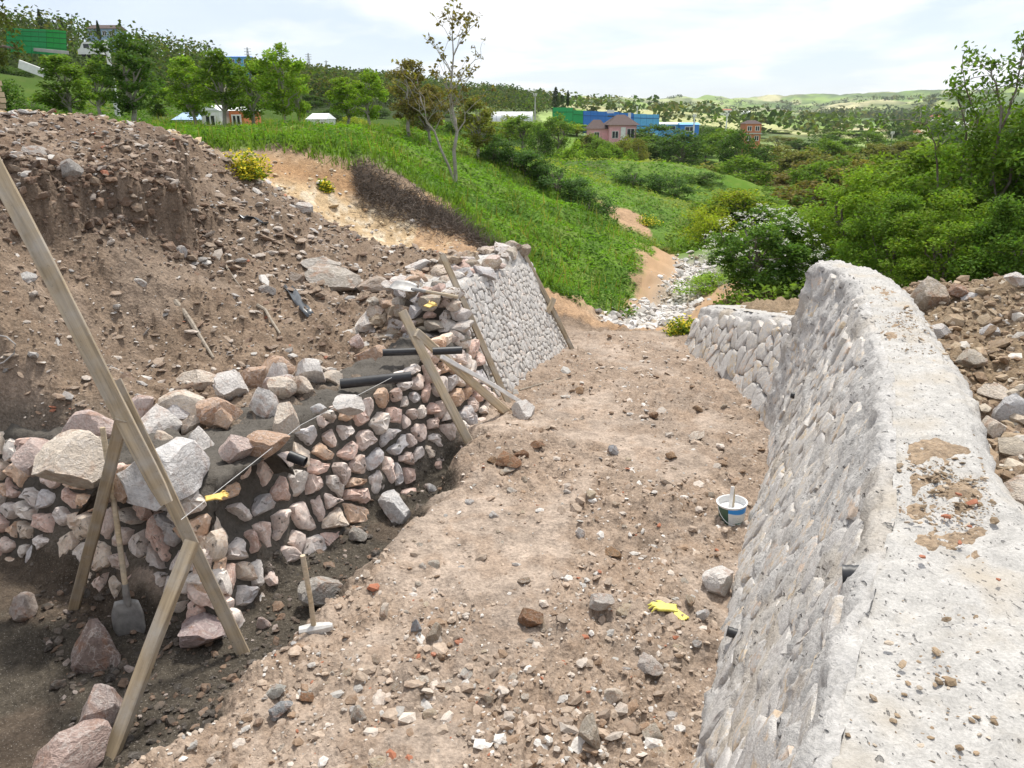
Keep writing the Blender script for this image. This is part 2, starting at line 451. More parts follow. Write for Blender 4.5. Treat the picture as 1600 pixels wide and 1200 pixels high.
# the undercut lip of the bank: beyond this line the ground jumps up
LIP = [(-9.0, 5.6), (-6.4, 6.9), (-5.0, 7.45), (-4.55, 7.95), (-4.3, 8.45), (-3.75, 8.9), (-3.9, 9.6), (-4.3, 10.4)]
UP = [  # land above the lip (photo x, photo y, distance ahead)
    (0, 285, 7.3), (0, 240, 8.0), (0, 222, 9.2), (150, 262, 8.6), (150, 225, 9.3), (150, 206, 10.6), (60, 215, 9.8), (250, 262, 9.2), (250, 225, 10.0), (265, 212, 11.2), (330, 275, 9.8), (310, 236, 10.8), (330, 242, 12.0),
    (90, 270, 7.9), (200, 205, 11.5), (380, 330, 10.4), (400, 300, 11.5), (260, 225, 14.0), (100, 205, 14.0)]

def to_uv(x, y):
    r = np.maximum(np.hypot(x, y), 0.6)
    return np.arctan2(x, y), np.log(r), r
class RBF:
    def __init__(s, pts, c=0.10):
        p = np.array(pts, float)
        u, v, r = to_uv(p[:, 0], p[:, 1])
        s.u, s.v, s.c = u, v, c
        e = (p[:, 2] - CAM_Z) / r
        n = len(p)
        A = np.sqrt((u[:, None] - u[None]) ** 2 + (v[:, None] - v[None]) ** 2 + c * c)
        A = -A
        B = np.zeros((n + 3, n + 3)); B[:n, :n] = A - 1e-3 * np.eye(n) * -1
        B[:n, n] = 1; B[:n, n + 1] = u; B[:n, n + 2] = v
        B[n, :n] = 1; B[n + 1, :n] = u; B[n + 2, :n] = v
        s.w = np.linalg.lstsq(B, np.concatenate([e, [0, 0, 0]]), rcond=None)[0]
    def __call__(s, x, y):
        sh = np.shape(x)
        u, v, r = to_uv(np.ravel(x), np.ravel(y))
        o = np.empty(len(u)); n = len(s.u)
        for a in range(0, len(u), 40000):
            q = slice(a, a + 40000)
            K = -np.sqrt((u[q, None] - s.u) ** 2 + (v[q, None] - s.v) ** 2 + s.c ** 2)
            o[q] = K @ s.w[:n] + s.w[n] + s.w[n + 1] * u[q] + s.w[n + 2] * v[q]
        return (o * r + CAM_Z).reshape(sh)
def img_pts(L): return [tuple(aty(*p)) for p in L]
G_LOW = RBF(img_pts(GP) + GW)
G_UP = RBF(img_pts(UP) + [(-9.0, 8.0, 2.95), (-14, 12, 3.0), (-11, 7, 2.8)])

STREAM = [(2.2, 14.6), (2.9, 15.6), (3.6, 17.2), (4.9, 20.5), (5.6, 23.0), (5.9, 25.0)]
WALLTOP_R = [(0.45, 0.1), (0.85, 1.3), (1.15, 2.0), (1.5, 2.6)]

def weights(x, y):
    """soft masks of the different kinds of ground"""
    x = np.asarray(x, float); y = np.asarray(y, float); r = np.hypot(x, y)
    far = r > 45
    if far.any() and x.size > 1:
        o = [np.full(x.shape, v) for v in (0.0, -40.0, 0.0, 0.0, 0.0, 0.0)]; o[0] = r; nr_ = ~far
        if nr_.any():
            for a, b in zip(o[1:], weights(x[nr_], y[nr_])[1:]): a[nr_] = b
        return tuple(o)
    wob = fbm(x * 1.7, y * 1.7, 3, 11) * 0.10
    sdc = poly_sd(x, y, CHANNEL)
    mf = sstep(7.7, 8.5, y) * (x < 1.6)
    ch = sstep(0, 1, (sdc + 0.72 + 0.42 * mf) / (0.62 + 0.12 * mf))
    far_end = sstep(12.2, 13.9, y + wob)
    ch = ch * (1 - far_end * 0.999)
    tr = sstep(-0.10, 0.26, poly_sd(x, y, TRENCH) + wob * 1.3) * sstep(-0.5, 0.0, sdc)
    # above the lip (left of and beyond it)
    lp = LIP
    poly = lp + [(-4.9, 12.2), (-6.5, 14.6), (-16, 17), (-30, 18), (-30, 5)]
    up = sstep(-0.13, 0.13, poly_sd(x, y, poly) + fbm(x * 2.3, y * 2.3, 4, 5) * 0.26)
    st = np.exp(-(line_d(x, y, STREAM) / 0.5) ** 2)
    return r, sdc, ch, tr, up, st
GREEN_POLY = [tuple(aty(a, b, c)[:2]) for a, b, c in [
    (298, 226, 17.8), (380, 233, 17.7), (450, 240, 17.6), (525, 262, 17.6), (575, 262, 18.2), (640, 285, 18.6), (700, 310, 18.0), (770, 385, 16.2), (830, 445, 15.0), (905, 490, 14.6), (985, 482, 15.9), (1005, 430, 19.2), (1015, 395, 22.4), (1035, 372, 29.0)]] + [(8, 33), (11, 36), (13, 44), (12, 60), (0, 70), (-60, 75), (-60, 30), (-22, 20), (-8.6, 17.6)]
BARE = [[tuple(aty(*q)[:2]) for q in L] for L in (
    [(935, 303, 33.5), (985, 316, 33.5), (1042, 358, 31.5), (1030, 368, 30.0), (985, 348, 30.5), (950, 325, 31.5)],
    [(1003, 398, 21.8), (1062, 395, 25.0), (1060, 430, 20.6), (1030, 476, 17.2), (1004, 480, 16.6), (1002, 440, 18.6)],
    [(970, 380, 24.0), (1000, 385, 24.5), (1010, 398, 23.5), (985, 398, 22.8)])]
def bare_sd(x, y):
    d = np.full(np.shape(x), -50.0); r = np.hypot(x, y); m = (r > 14) & (r < 40)
    if m.any():
        d[m] = np.maximum.reduce([poly_sd(x[m], y[m], P) for P in BARE]) + fbm(x[m] * 1.2, y[m] * 1.2, 3, 19) * 0.35
    return d

def height(x, y, detail=True):
    x = np.asarray(x, float); y = np.asarray(y, float)
    r, sdc, ch, tr, up, st = weights(x, y)
    g = G_LOW(x, y)
    near = r < 22
    gu = g.copy()
    if near.any():
        gu[near] = np.maximum(G_UP(x[near], y[near]), g[near])
    fade = 1 - sstep(13, 17, r)
    g = lerp(g, gu, up * fade)
    zc = zfloor(y) - 0.34 * tr
    # low heap of earth against the unfinished wall's far end, dips beside the pale wall
    zc = zc + 0.10 * np.exp(-((x + 0.05) ** 2 + (y - 6.9) ** 2) / 0.5) - 0.10 * np.exp(-(sdc / 0.45) ** 2) * sstep(-0.3, 0.9, x - 0.12 * y) * (1 - tr)
    z = lerp(g, zc, ch)
    z = z - 0.25 * st * (1 - ch)
    if detail:
        bank = (1 - ch) * (1 - sstep(15, 19, r))
        gr = sstep(15, 19, r)
        a = ch * (1 - 0.3 * tr)
        lane = 1 - 0.62 * sstep(-0.1, 0.35, fbm(x * 0.75, y * 0.5, 3, 61))
        z = z + a * (fbm(x * 1.1, y * 1.1, 3, 1) * 0.05 + lane * (fbm(x * 4.2, y * 4.2, 3, 2) * 0.046 + np.abs(fbm(x * 11, y * 11, 3, 3)) * 0.042))
        z = z + bank * (fbm(x * 1.3, y * 1.3, 4, 4) * 0.10 + np.abs(fbm(x * 4.6, y * 4.6, 3, 6)) * 0.085 + fbm(x * 15, y * 15, 2, 8) * 0.02 - 0.03)
        z = z + gr * (1 - sstep(70, 140, r)) * (fbm(x * 0.7, y * 0.7, 4, 9) * 0.16 + np.abs(fbm(x * 3, y * 3, 2, 10)) * 0.05)
        z = z + sstep(120, 500, r) * (fbm(x / 130, y / 130, 4, 12) * np.minimum(r * 0.006, 9) + fbm(x / 420, y / 420, 3, 13) * np.minimum(r * 0.012, 18) * sstep(700, 1300, r))
    return z
def H(x, y):
    return float(height(np.array([float(x)]), np.array([float(y)]))[0])

# colours of the ground; undercut shade is painted into the bank's cut face
DIRT = np.array([0.385, 0.310, 0.250]); BROWN = np.array([0.215, 0.158, 0.112]); WET = np.array([0.075, 0.064, 0.050]); OCHRE = np.array([0.47, 0.345, 0.205])
GREEN = np.array([0.10, 0.19, 0.022]); DARKSOIL = np.array([0.155, 0.105, 0.072]); PALE = np.array([0.46, 0.42, 0.36])
def ground_colour(x, y, z, r, sdc, ch, tr, up, st):
    n1 = fbm(x * 0.9, y * 0.9, 4, 21); n2 = fbm(x * 3.5, y * 3.5, 3, 22); n3 = fbm(x * 0.05, y * 0.05, 4, 23)
    def mixc(c, d, t): return c + (d - c) * np.clip(t, 0, 1)[..., None]
    c = np.broadcast_to(BROWN, x.shape + (3,)).copy()
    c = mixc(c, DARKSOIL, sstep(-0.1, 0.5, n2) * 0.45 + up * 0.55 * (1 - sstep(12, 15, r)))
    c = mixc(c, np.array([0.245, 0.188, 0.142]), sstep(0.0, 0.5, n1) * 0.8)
    c = mixc(c, np.array([0.085, 0.058, 0.042]), np.clip(1 - np.abs(up - 0.35) / 0.5, 0, 1) * (up > 0.02) * (r < 12) * (1 - sstep(-3.9, -3.4, x)))  # cut face below the lip: moist soil, darkened further by painted undercut shade
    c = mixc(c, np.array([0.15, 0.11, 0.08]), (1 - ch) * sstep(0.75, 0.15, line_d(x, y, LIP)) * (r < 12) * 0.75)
    c = mixc(c, DIRT, ch)
    lane = sstep(-0.1, 0.35, fbm(x * 0.75, y * 0.5, 3, 61))
    c = mixc(c, np.array([0.305, 0.232, 0.175]), ch * (1 - lane) * 0.85)
    c = mixc(c, DIRT * 0.7, ch * sstep(0.05, 0.5, n1) * 0.6)
    c = mixc(c, np.array([0.27, 0.195, 0.14]), ch * sstep(0.0, 0.45, n2) * 0.5)
    c = mixc(c, np.array([0.25, 0.185, 0.115]), (x > 2.8) * (1 - ch) * 0.7)
    c = mixc(c, WET, sstep(0.1, 0.6, tr + n2 * 0.25) * (tr > 0.01))
    c = mixc(c, np.array([0.105, 0.078, 0.058]), tr * sstep(0.1, 0.4, n1) * 0.6)
    bench = (sdc < -0.05) * (x < -0.3) * sstep(0.9, 0.72, z) * (y < 8.4)
    c = mixc(c, np.array([0.125, 0.108, 0.088]), bench * sstep(1.3, 0.2, -sdc) * 0.9)
    # scarp
    sc = sstep(13.6, 14.6, r) * sstep(18.4, 17.3, r) * (x < -1.2)
    c = mixc(c, OCHRE, sc)
    c = mixc(c, np.array([0.58, 0.49, 0.36]), sc * sstep(0.0, 0.4, n2))
    c = mixc(c, np.array([0.36, 0.215, 0.11]), sc * sstep(16.8, 17.4, r))
    gsd = poly_sd(x, y, GREEN_POLY) + n1 * 0.35
    gsd = np.minimum(gsd, -bare_sd(x, y))
    g = sstep(-0.15, 0.25, gsd)
    lower = (r > 13.8) & (x > -2) & (r < 40)
    c = np.where(lower[..., None], mixc(c, np.array([0.41, 0.265, 0.155]), np.full(x.shape, 0.8) * (1 - ch)), c)
    gc = mixc(np.broadcast_to(GREEN, c.shape).copy(), np.array([0.14, 0.21, 0.035]), sstep(-0.1, 0.5, n1))
    c = mixc(c, gc, g)
    out = sstep(3.0, 6.0, np.where(x > 6, r - 16, -1))
    out = np.maximum(out, sstep(44, 50, r))
    c = mixc(c, gc * 0.9, np.maximum(out, sstep(9.5, 11.5, y) * (x > 5.5)))
    c = mixc(c, PALE, st * (1 - ch) * sstep(13.8, 14.6, y))
    # fields, meadow and scrub of the far land
    f = sstep(60, 160, r)
    cell = np.floor(x / 130 + fbm(x / 300, y / 300, 2, 31) * 1.2) * 57 + np.floor(y / 170 + fbm(x / 260, y / 260, 2, 32) * 1.2) * 131
    k = (np.sin(cell * 12.9898) * 43758.5453) % 1.0
    fc = np.stack([np.interp(k, [0, .25, .5, .7, .85, 1], v) for v in ([.16, .24, .30, .48, .20, .13], [.25, .34, .36, .44, .32, .19], [.06, .08, .12, .26, .08, .07])], -1)
    sc2 = sstep(-0.15, 0.25, fbm(x / 90, y / 90, 4, 33))
    fc = mixc(fc, np.array([0.060, 0.090, 0.040]), sc2 * 0.7)
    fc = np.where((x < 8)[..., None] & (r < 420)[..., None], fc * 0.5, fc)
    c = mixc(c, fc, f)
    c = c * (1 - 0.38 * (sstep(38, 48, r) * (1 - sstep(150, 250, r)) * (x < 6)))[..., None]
    return c

ang = np.concatenate([np.linspace(-80, -37, 50, endpoint=False), np.linspace(-37, 37, 610, endpoint=False), np.linspace(37, 80, 50)]) * math.pi / 180
rad = [0.4]
while rad[-1] < 3900:
    q = rad[-1]
    k = 1.07 if q < 2.4 else 1.0085 if q < 5.2 else 1.0052 if q < 11.5 else 1.0085 if q < 24 else 1.014 if q < 80 else 1.03
    rad.append(q * k)
rad = np.array(rad)
A, R_ = np.meshgrid(ang, rad)
TX = R_ * np.sin(A); TY = R_ * np.cos(A)
TZ = height(TX, TY)
W_ = weights(TX, TY)
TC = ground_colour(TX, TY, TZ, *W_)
nr, na = TX.shape
idx = np.arange(nr * na).reshape(nr, na)
quads = np.stack([idx[:-1, :-1], idx[:-1, 1:], idx[1:, 1:], idx[1:, :-1]], -1).reshape(-1, 4)
fx = (TX[:-1, :-1] + TX[1:, 1:]).ravel() / 2; fy = (TY[:-1, :-1] + TY[1:, 1:]).ravel() / 2
def fm(a): return ((a[:-1, :-1] + a[1:, 1:]) / 2).ravel()
fr, fch, ftr, fst = fm(W_[0]), fm(W_[2]), fm(W_[3]), fm(W_[5])
gsd = poly_sd(fx, fy, GREEN_POLY)
reg = np.full(len(quads), 2)
reg[fch > 0.5] = 0
reg[(ftr > 0.5)] = 1
reg[(fch <= 0.5) & (fx > 0.9 + 0.1 * fy) & (fr < 13)] = 3
reg[(fch <= 0.5) & (fr >= 13.3) & (gsd <= 0)] = 8
reg[(fch <= 0.5) & (gsd > 0) & (fr > 12)] = 4
reg[(fst > 0.35) & (fy > 13.9) & (fy < 40)] = 5
reg[(reg == 8) & (fx > 2.5)] = 6
reg[fr > 70] = 6
reg[fr > 560] = 7
TV = np.stack([TX, TY, TZ], -1).reshape(-1, 3); TCf = TC.reshape(-1, 3)
NAMES = {0: ('dirt_floor', 'ground', 'trodden bare dirt floor between the two stone walls'), 1: ('foundation_trench', 'ground', 'dark wet foundation trench along the unfinished wall'),
         2: ('excavated_bank', 'ground', 'cut bank of brown earth and rubble behind the unfinished wall'), 3: ('spoil_ground', 'ground', 'heap of brown spoil behind the finished pale wall'),
         4: ('grassy_hillside', 'grassland', 'green hillside sloping down to the stream'), 5: ('stream_bed', 'ground', 'pale stony stream bed at the end of the dirt floor'),
         6: ('valley_ground', 'far', 'green valley floor under the trees'), 7: ('far_hills', 'far', 'pale green patchwork hills on the horizon'), 8: ('bare_scarp', 'ground', 'bare ochre scarp under the green hillside')}
for k, (nm, mt, lb) in NAMES.items():
    q = quads[reg == k]
    if not len(q): continue
    u, inv = np.unique(q.ravel(), return_inverse=True)
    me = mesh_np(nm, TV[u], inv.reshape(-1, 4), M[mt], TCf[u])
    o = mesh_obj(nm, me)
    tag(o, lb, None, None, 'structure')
del A, R_
# ------------------------------------------------------------------ stones
def rock_arrays(seed, sub=2, planes=9, lo=0.5, hi=0.85, rough=0.05):
    rg = np.random.default_rng(seed)
    bm = bmesh.new(); bmesh.ops.create_icosphere(bm, subdivisions=sub, radius=1.0)
    V = np.array([v.co[:] for v in bm.verts]); F = np.array([[v.index for v in f.verts] for f in bm.faces]); bm.free()
    V = V * (1 + 0.12 * np.sin(V @ rg.normal(size=(3,)) * 2 + rg.random() * 6)[:, None])
    for _ in range(planes):
        n = rg.normal(size=3); n /= np.linalg.norm(n)
        d = rg.uniform(lo, hi)
        V = V - np.maximum(V @ n - d, 0)[:, None] * n
    V = V + rg.normal(size=V.shape) * rough * 0.45
    V -= (V.max(0) + V.min(0)) / 2
    V /= np.abs(V).max(0)
    return V, F
STONE = [mesh_np('stone', *rock_arrays(100 + i, 2, 13, 0.38, 0.78), smooth=True, sharp=28) for i in range(12)]
BIG = [mesh_np('boulder', *rock_arrays(200 + i, 3, 15, 0.42, 0.78, 0.03), smooth=True, sharp=24) for i in range(10)]
MESHES = {}
def variant(me, mat):
    k = (me.name, mat)
    if k not in MESHES:
        c = me.copy(); c.materials.append(M[mat]); MESHES[k] = c
    return MESHES[k]
PINK = [(0.72, 0.58, 0.51), (0.70, 0.64, 0.60), (0.72, 0.61, 0.50), (0.66, 0.48, 0.41), (0.74, 0.68, 0.62), (0.68, 0.57, 0.51), (0.56, 0.54, 0.54), (0.66, 0.47, 0.34)]
PALEST = [(0.53, 0.48, 0.42), (0.56, 0.50, 0.42), (0.57, 0.47, 0.34), (0.50, 0.48, 0.46), (0.57, 0.46, 0.37), (0.60, 0.56, 0.50), (0.54, 0.44, 0.33)]
EARTHY = [(0.42, 0.35, 0.27), (0.50, 0.44, 0.36), (0.36, 0.29, 0.22), (0.47, 0.38, 0.28), (0.55, 0.50, 0.43)]
def stone(name, mat, loc, scale, rot, pal, parent=None, big=False):
    me = variant(random.choice(BIG if big else STONE), mat)
    o = bpy.data.objects.new(name, me)
    o.location = loc; o.scale = scale
    if isinstance(rot, Matrix): o.rotation_euler = rot.to_euler()
    else: o.rotation_euler = rot
    c = random.choice(pal); k = random.uniform(0.85, 1.12)
    o.color = (c[0] * k, c[1] * k, c[2] * k, 1)
    return link(o, parent)
def frame(t, n):
    """rotation with x along t, z along n"""
    n = n.normalized(); t = (t - n * t.dot(n)).normalized(); b = n.cross(t)
    return Matrix((t, b, n)).transposed()

def sweep_wall(name, mat, sections, parent, disp=0.03, fine=0.012, seed=0, freq=4.5, ends=True):
    """sections: list of profiles (each a list of points, base front -> top front -> cap -> back); a displaced skin over them"""
    S = np.array(sections, float)                # (ns, np, 3)
    ns, npf, _ = S.shape
    du = np.gradient(S, axis=0); dv = np.gradient(S, axis=1)
    N = np.cross(dv, du); N /= np.linalg.norm(N, axis=-1, keepdims=True) + 1e-9
    seg = np.concatenate([[0], np.cumsum(np.linalg.norm(np.diff(S[:, 0], axis=0), axis=1))])[:, None] + 0 * S[..., 0]
    up = np.concatenate([np.zeros((ns, 1)), np.cumsum(np.linalg.norm(np.diff(S, axis=1), axis=2), 1)], 1)
    d = fbm(seg * freq, up * freq * 1.15, 3, seed) * disp + np.abs(fbm(seg * freq * 3.2, up * freq * 3.2, 2, seed + 7)) * fine * 1.4 + fbm(seg * 30, up * 30, 2, seed + 9) * fine * 0.5
    S = S + N * d[..., None]
    I = np.arange(ns * npf).reshape(ns, npf)
    F = np.stack([I[:-1, :-1], I[:-1, 1:], I[1:, 1:], I[1:, :-1]], -1).reshape(-1, 4)
    V = S.reshape(-1, 3)
    me = mesh_np(name, V, F, mat, None, True)
    return mesh_obj(name, me, parent), S, N
def resample(pts, step):
    P = np.array(pts, float); L = np.concatenate([[0], np.cumsum(np.linalg.norm(np.diff(P, axis=0), axis=1))])
    n = max(2, int(L[-1] / step) + 1)
    s = np.linspace(0, L[-1], n)
    return np.stack([np.interp(s, L, P[:, k]) for k in range(P.shape[1])], 1), s
def profile(pts, counts):
    o = []
    for (a, b), n in zip(zip(pts[:-1], pts[1:]), counts):
        for k in range(n):
            o.append(np.array(a) + (np.array(b) - np.array(a)) * k / n)
    o.append(np.array(pts[-1]))
    return o

def clip_cell(poly, p, q):
    """part of poly nearer to p than to q"""
    mx, my = (p[0] + q[0]) / 2, (p[1] + q[1]) / 2; nx, ny = q[0] - p[0], q[1] - p[1]
    o = []
    for k in range(len(poly)):
        a, b = poly[k], poly[(k + 1) % len(poly)]
        da = (a[0] - mx) * nx + (a[1] - my) * ny; db = (b[0] - mx) * nx + (b[1] - my) * ny
        if da <= 0: o.append(a)
        if (da < 0) != (db < 0) and abs(da - db) > 1e-12:
            t = da / (da - db); o.append((a[0] + (b[0] - a[0]) * t, a[1] + (b[1] - a[1]) * t))
    return o
def cell_stone(poly, c, gap, proud, depth, rg, rough=0.10):
    """a fitted stone with the outline of its cell: sunken sides, worn shoulders, uneven face"""
    P = np.array(poly) - np.array(c)
    Q = []
    for k in range(len(P)):
        a, b = P[k], P[(k + 1) % len(P)]; L = np.linalg.norm(b - a); n = max(1, int(L / 0.055))
        for j in range(n):
            Q.append(a + (b - a) * ((j + 0.25) / n if n > 1 else 0.5) + rg.normal(0, L * 0.03, 2))
        Q.append(a * 0.86 + b * 0.10 + P[k - 1] * 0.04) if False else None
    Q = np.array(Q)
    if len(Q) < 4: return None
    r = np.linalg.norm(Q, axis=1, keepdims=True); Q = Q * np.maximum(0.3 * r, (r - gap)) / np.maximum(r, 1e-6) * (1 + rg.normal(0, 0.025, (len(Q), 1)))
    R_ = float(r.mean()); tilt = rg.normal(0, rough, 2)
    lv = [(1.04, -depth), (1.0, proud * 0.10), (0.93, proud * 0.62), (0.74, proud * 0.95), (0.40, proud * 1.05)]
    V, F, n = [], [], len(Q)
    for f, z in lv:
        q = Q * f
        zz_ = z + (q @ tilt) * (1 if z > 0 else 0) + (rg.normal(0, proud * 0.13, n) if z > 0.3 * proud else 0)
        V.append(np.column_stack([q + rg.normal(0, 0.02 * R_, q.shape) * (f < 0.99), np.full(n, 1.0) * zz_]))
    V.append(np.array([[rg.normal(0, 0.1 * R_), rg.normal(0, 0.1 * R_), proud * 1.08]]))
    V = np.concatenate(V)
    for l in range(len(lv) - 1):
        for k in range(n):
            a, b = l * n + k, l * n + (k + 1) % n
            F += [(a, b, b + n), (a, b + n, a + n)]
    o = (len(lv) - 1) * n
    F += [(o + k, o + (k + 1) % n, len(V) - 1) for k in range(n)]
    return V, np.array(F)
def lay_stones(parent, part_name, mat, pal, face, ns_m, dt, L, height_fn, gap=0.010, proud=0.03, jitter=0.33, cap_parts=300, skip=0.0, big=0.12, rough=0.10):
    """fitted stones in a wall face; face(s, t) -> (point, along, normal). The largest in view are parts, what is left is one part"""
    rg = np.random.default_rng(len(part_name) + int(L * 100))
    pts = []; row = 0; tpos = dt * 0.4
    hmax = max(height_fn(L * k / 20.0) for k in range(21))
    while tpos < hmax + dt:
        s = (0.5 if row % 2 else 0.0) * ns_m
        while s < L + ns_m:
            if rg.random() > big: pts.append((s + rg.uniform(-jitter, jitter) * ns_m, tpos + rg.uniform(-jitter, jitter) * dt))
            s += ns_m * rg.uniform(0.8, 1.2)
        row += 1; tpos += dt
    pa = np.array(pts); items = []
    for i, p in enumerate(pts):
        h = height_fn(min(max(p[0], 0), L)) - 0.03
        if not (0.02 < p[0] < L - 0.02 and 0.0 < p[1] < h) or rg.random() < skip: continue
        poly = [(p[0] - ns_m, max(-0.1, p[1] - dt * 1.6)), (p[0] + ns_m, max(-0.1, p[1] - dt * 1.6)), (p[0] + ns_m, min(h, p[1] + dt * 1.6)), (p[0] - ns_m, min(h, p[1] + dt * 1.6))]
        d = np.hypot(pa[:, 0] - p[0], pa[:, 1] - p[1])
        for j in np.argsort(d)[1:16]:
            poly = clip_cell(poly, p, pts[j])
            if len(poly) < 3: break
        if len(poly) < 3: continue
        c = np.mean(poly, 0); st_ = cell_stone(poly, c, gap * rg.uniform(0.6, 1.5), proud * rg.uniform(0.6, 1.5), 0.07, rg, rough)
        if st_ is None: continue
        pos, t, n = face(float(c[0]), float(c[1]))
        items.append((-(np.ptp(np.array(poly), 0).prod()) / (pos - Vector((0, 0, CAM_Z))).length ** 2, pos, frame(t, n), st_))
    items.sort(key=lambda q: q[0])
    VV, FF, o_ = [], [], 0
    for k, (_, pos, R, (V, F)) in enumerate(items):
        if R.determinant() < 0: F = F[:, ::-1]
        up_ = (R @ Vector((0, 1, 0))).z
        if up_ < 0: V = V * np.array([1, -1, 1]); F = F[:, ::-1]
        if k < cap_parts:
            me = mesh_np(part_name, V, F, M[mat], None, True, 32)
            o = bpy.data.objects.new(part_name, me); o.location = pos; o.rotation_euler = R.to_euler(); o.scale = (1, 1, 1)
            c = pal[rg.integers(0, len(pal))]; q = rg.uniform(0.85, 1.12); o.color = (c[0] * q, c[1] * q, c[2] * q, 1)
            link(o, parent)
        else:
            VV.append(V @ np.array(R).T + np.array(pos)); FF.append(F + o_); o_ += len(V)
    if VV:
        ob = mesh_obj(part_name + '_remainder', mesh_np(part_name + '_remainder', np.concatenate(VV), np.concatenate(FF), M[mat], None, True, 32), parent)
        ob.color = (*pal[0], 1); tag(ob, None, None, None, 'stuff')
    return len(items)
def join_stones(name, mat, rest, parent, pal):
    VV, FF, o = [], [], 0
    for (_, p, sc, R) in rest:
        V, F = rock_arrays(random.randint(0, 40), 1, 6)
        V = (V * np.array(sc)) @ np.array(R).T + np.array(p)
        VV.append(V); FF.append(F + o); o += len(V)
    me = mesh_np(name, np.concatenate(VV), np.concatenate(FF), M[mat], None, True, 30)
    ob = mesh_obj(name, me, parent); ob.color = (*pal[0], 1)
    tag(ob, None, None, None, 'stuff')
    return ob

# ------------------------------------------------------------------ pale finished wall on the right
def rw_base(y): return float(np.interp(y, [p[1] for p in RW], [p[0] for p in RW]))
RT = [(0.36, 0.2), (0.68, 1.36), (0.93, 1.81), (1.38, 2.55), (2.05, 4.0), (2.58, 5.4), (2.95, 6.5), (3.12, 7.3), (3.14, 8.0)]
def rw_top(y): return float(np.interp(y, [p[1] for p in RT], [p[0] for p in RT]))
Z_TOP = 1.6
wall_r = empty('retaining_wall', (1.2, 3.6, 0))
tag(wall_r, 'tall finished pale stone retaining wall with flat concrete top beside the bucket', 'wall', None, 'thing')
def clear_inv(o): 
    o.matrix_parent_inverse = o.parent.matrix_basis.inverted() if o.parent else Matrix()
ys = np.concatenate([np.arange(0.2, 7.9, 0.035), [7.93, 7.96]])
face_sec, cap_sec = [], []
for y in ys:
    bx, tx = rw_base(y), rw_top(y)
    zb = float(zfloor(y)) - 0.3
    wdt = float(np.interp(y, [0, 1.9, 2.5, 3.0, 6.0, 7.9], [1.3, 1.0, 0.62, 0.49, 0.46, 0.34]))
    zt = Z_TOP + 0.02 * math.sin(y * 2.1) - 0.02 * sstep(7.0, 7.9, np.array(y))
    bx0 = bx - (tx - bx) * 0.18
    face_sec.append(profile([(bx0, y, zb), (tx - 0.012, y, zt - 0.03), (tx + 0.012, y, zt - 0.006), (tx + 0.06, y, zt)], [56, 3, 2]))
    cap_sec.append(profile([(tx + 0.045, y, zt - 0.004), (tx + wdt * 0.8, y, zt + 0.004), (tx + wdt, y, zt - 0.05), (tx + wdt + 0.12, y, zt - 0.5)], [14, 5, 7]))
o1, FS, FN = sweep_wall('stone_face', M['pale_mortar'], face_sec, wall_r, 0.030, 0.019, 40)
o2, _, _ = sweep_wall('concrete_top', M['cap_concrete'], cap_sec, wall_r, 0.012, 0.015, 41, 4.0)
# far end of the wall
ef = face_sec[-1]; ec = cap_sec[-1]
ring = [ef[k] for k in range(0, len(ef), 6)] + [ec[k] for k in range(0, len(ec), 4)]
bm = bmesh.new()
vv = [bm.verts.new(p) for p in ring]; bm.faces.new(vv)
ob = mesh_obj('wall_end', bm_mesh('wall_end', bm, M['pale_mortar']), wall_r)
for o in wall_r.children: clear_inv(o)
def face_r(s, t):
    y = 0.35 + s
    bx, tx = rw_base(y), rw_top(y)
    zb = float(zfloor(y)); f = min(1.0, t / math.hypot(Z_TOP - zb, tx - bx))
    p = Vector((lerp(bx, tx, f), y, lerp(zb, Z_TOP, f)))
    al = Vector((rw_base(y + 0.2) - rw_base(y - 0.2), 0.4, 0)).normalized()
    upv = Vector((tx - bx, 0, Z_TOP - zb)).normalized()
    n = upv.cross(al); n = n if n.x < 0 else -n
    return p, al, n.normalized()
def set_children(parent):
    for o in list(parent.children):
        if o.matrix_parent_inverse == Matrix(): clear_inv(o)
print('right wall', lay_stones(wall_r, 'wall_stone', 'smeared_stone', PALEST, face_r, 0.29, 0.135, 7.5, lambda s: float(np.interp(0.35 + s, [0.3, 2.5, 4, 7.9], [1.60, 1.62, 1.68, 1.70])), 0.004, 0.013, 0.42, 300, 0.0, 0.25, 0.05))
set_children(wall_r)

# lower far section of the right wall
wall_low = empty('low_wall', (2.8, 10.0, -0.2))
tag(wall_low, 'low sloping far section of pale stone wall ending above the stream', 'wall', None, 'thing')
fs, cs = [], []
for y in np.arange(7.7, 12.02, 0.05):
    bx = rw_base(y); zt = float(np.interp(y, [7.7, 9.0, 12.05], [0.82, 0.70, 0.12])); zb = float(zfloor(y)) - 0.25
    tx = bx + 0.36 * (zt - zb)
    fs.append(profile([(bx - 0.03, y, zb), (tx - 0.03, y, zt - 0.05), (tx + 0.06, y, zt)], [26, 4]))
    cs.append(profile([(tx + 0.045, y, zt - 0.003), (tx + 0.62, y, zt + 0.004), (tx + 0.75, y, zt - 0.4)], [12, 6]))
sweep_wall('stone_face', M['pale_mortar'], fs, wall_low, 0.026, 0.012, 43)
sweep_wall('concrete_top', M['cap_concrete'], cs, wall_low, 0.012, 0.008, 44, 3.0)
bm = bmesh.new(); ring = [fs[-1][k] for k in range(0, len(fs[-1]), 5)] + [cs[-1][k] for k in range(0, len(cs[-1]), 4)]
bm.faces.new([bm.verts.new(p) for p in ring]); mesh_obj('wall_end', bm_mesh('wall_end', bm, M['pale_mortar']), wall_low)
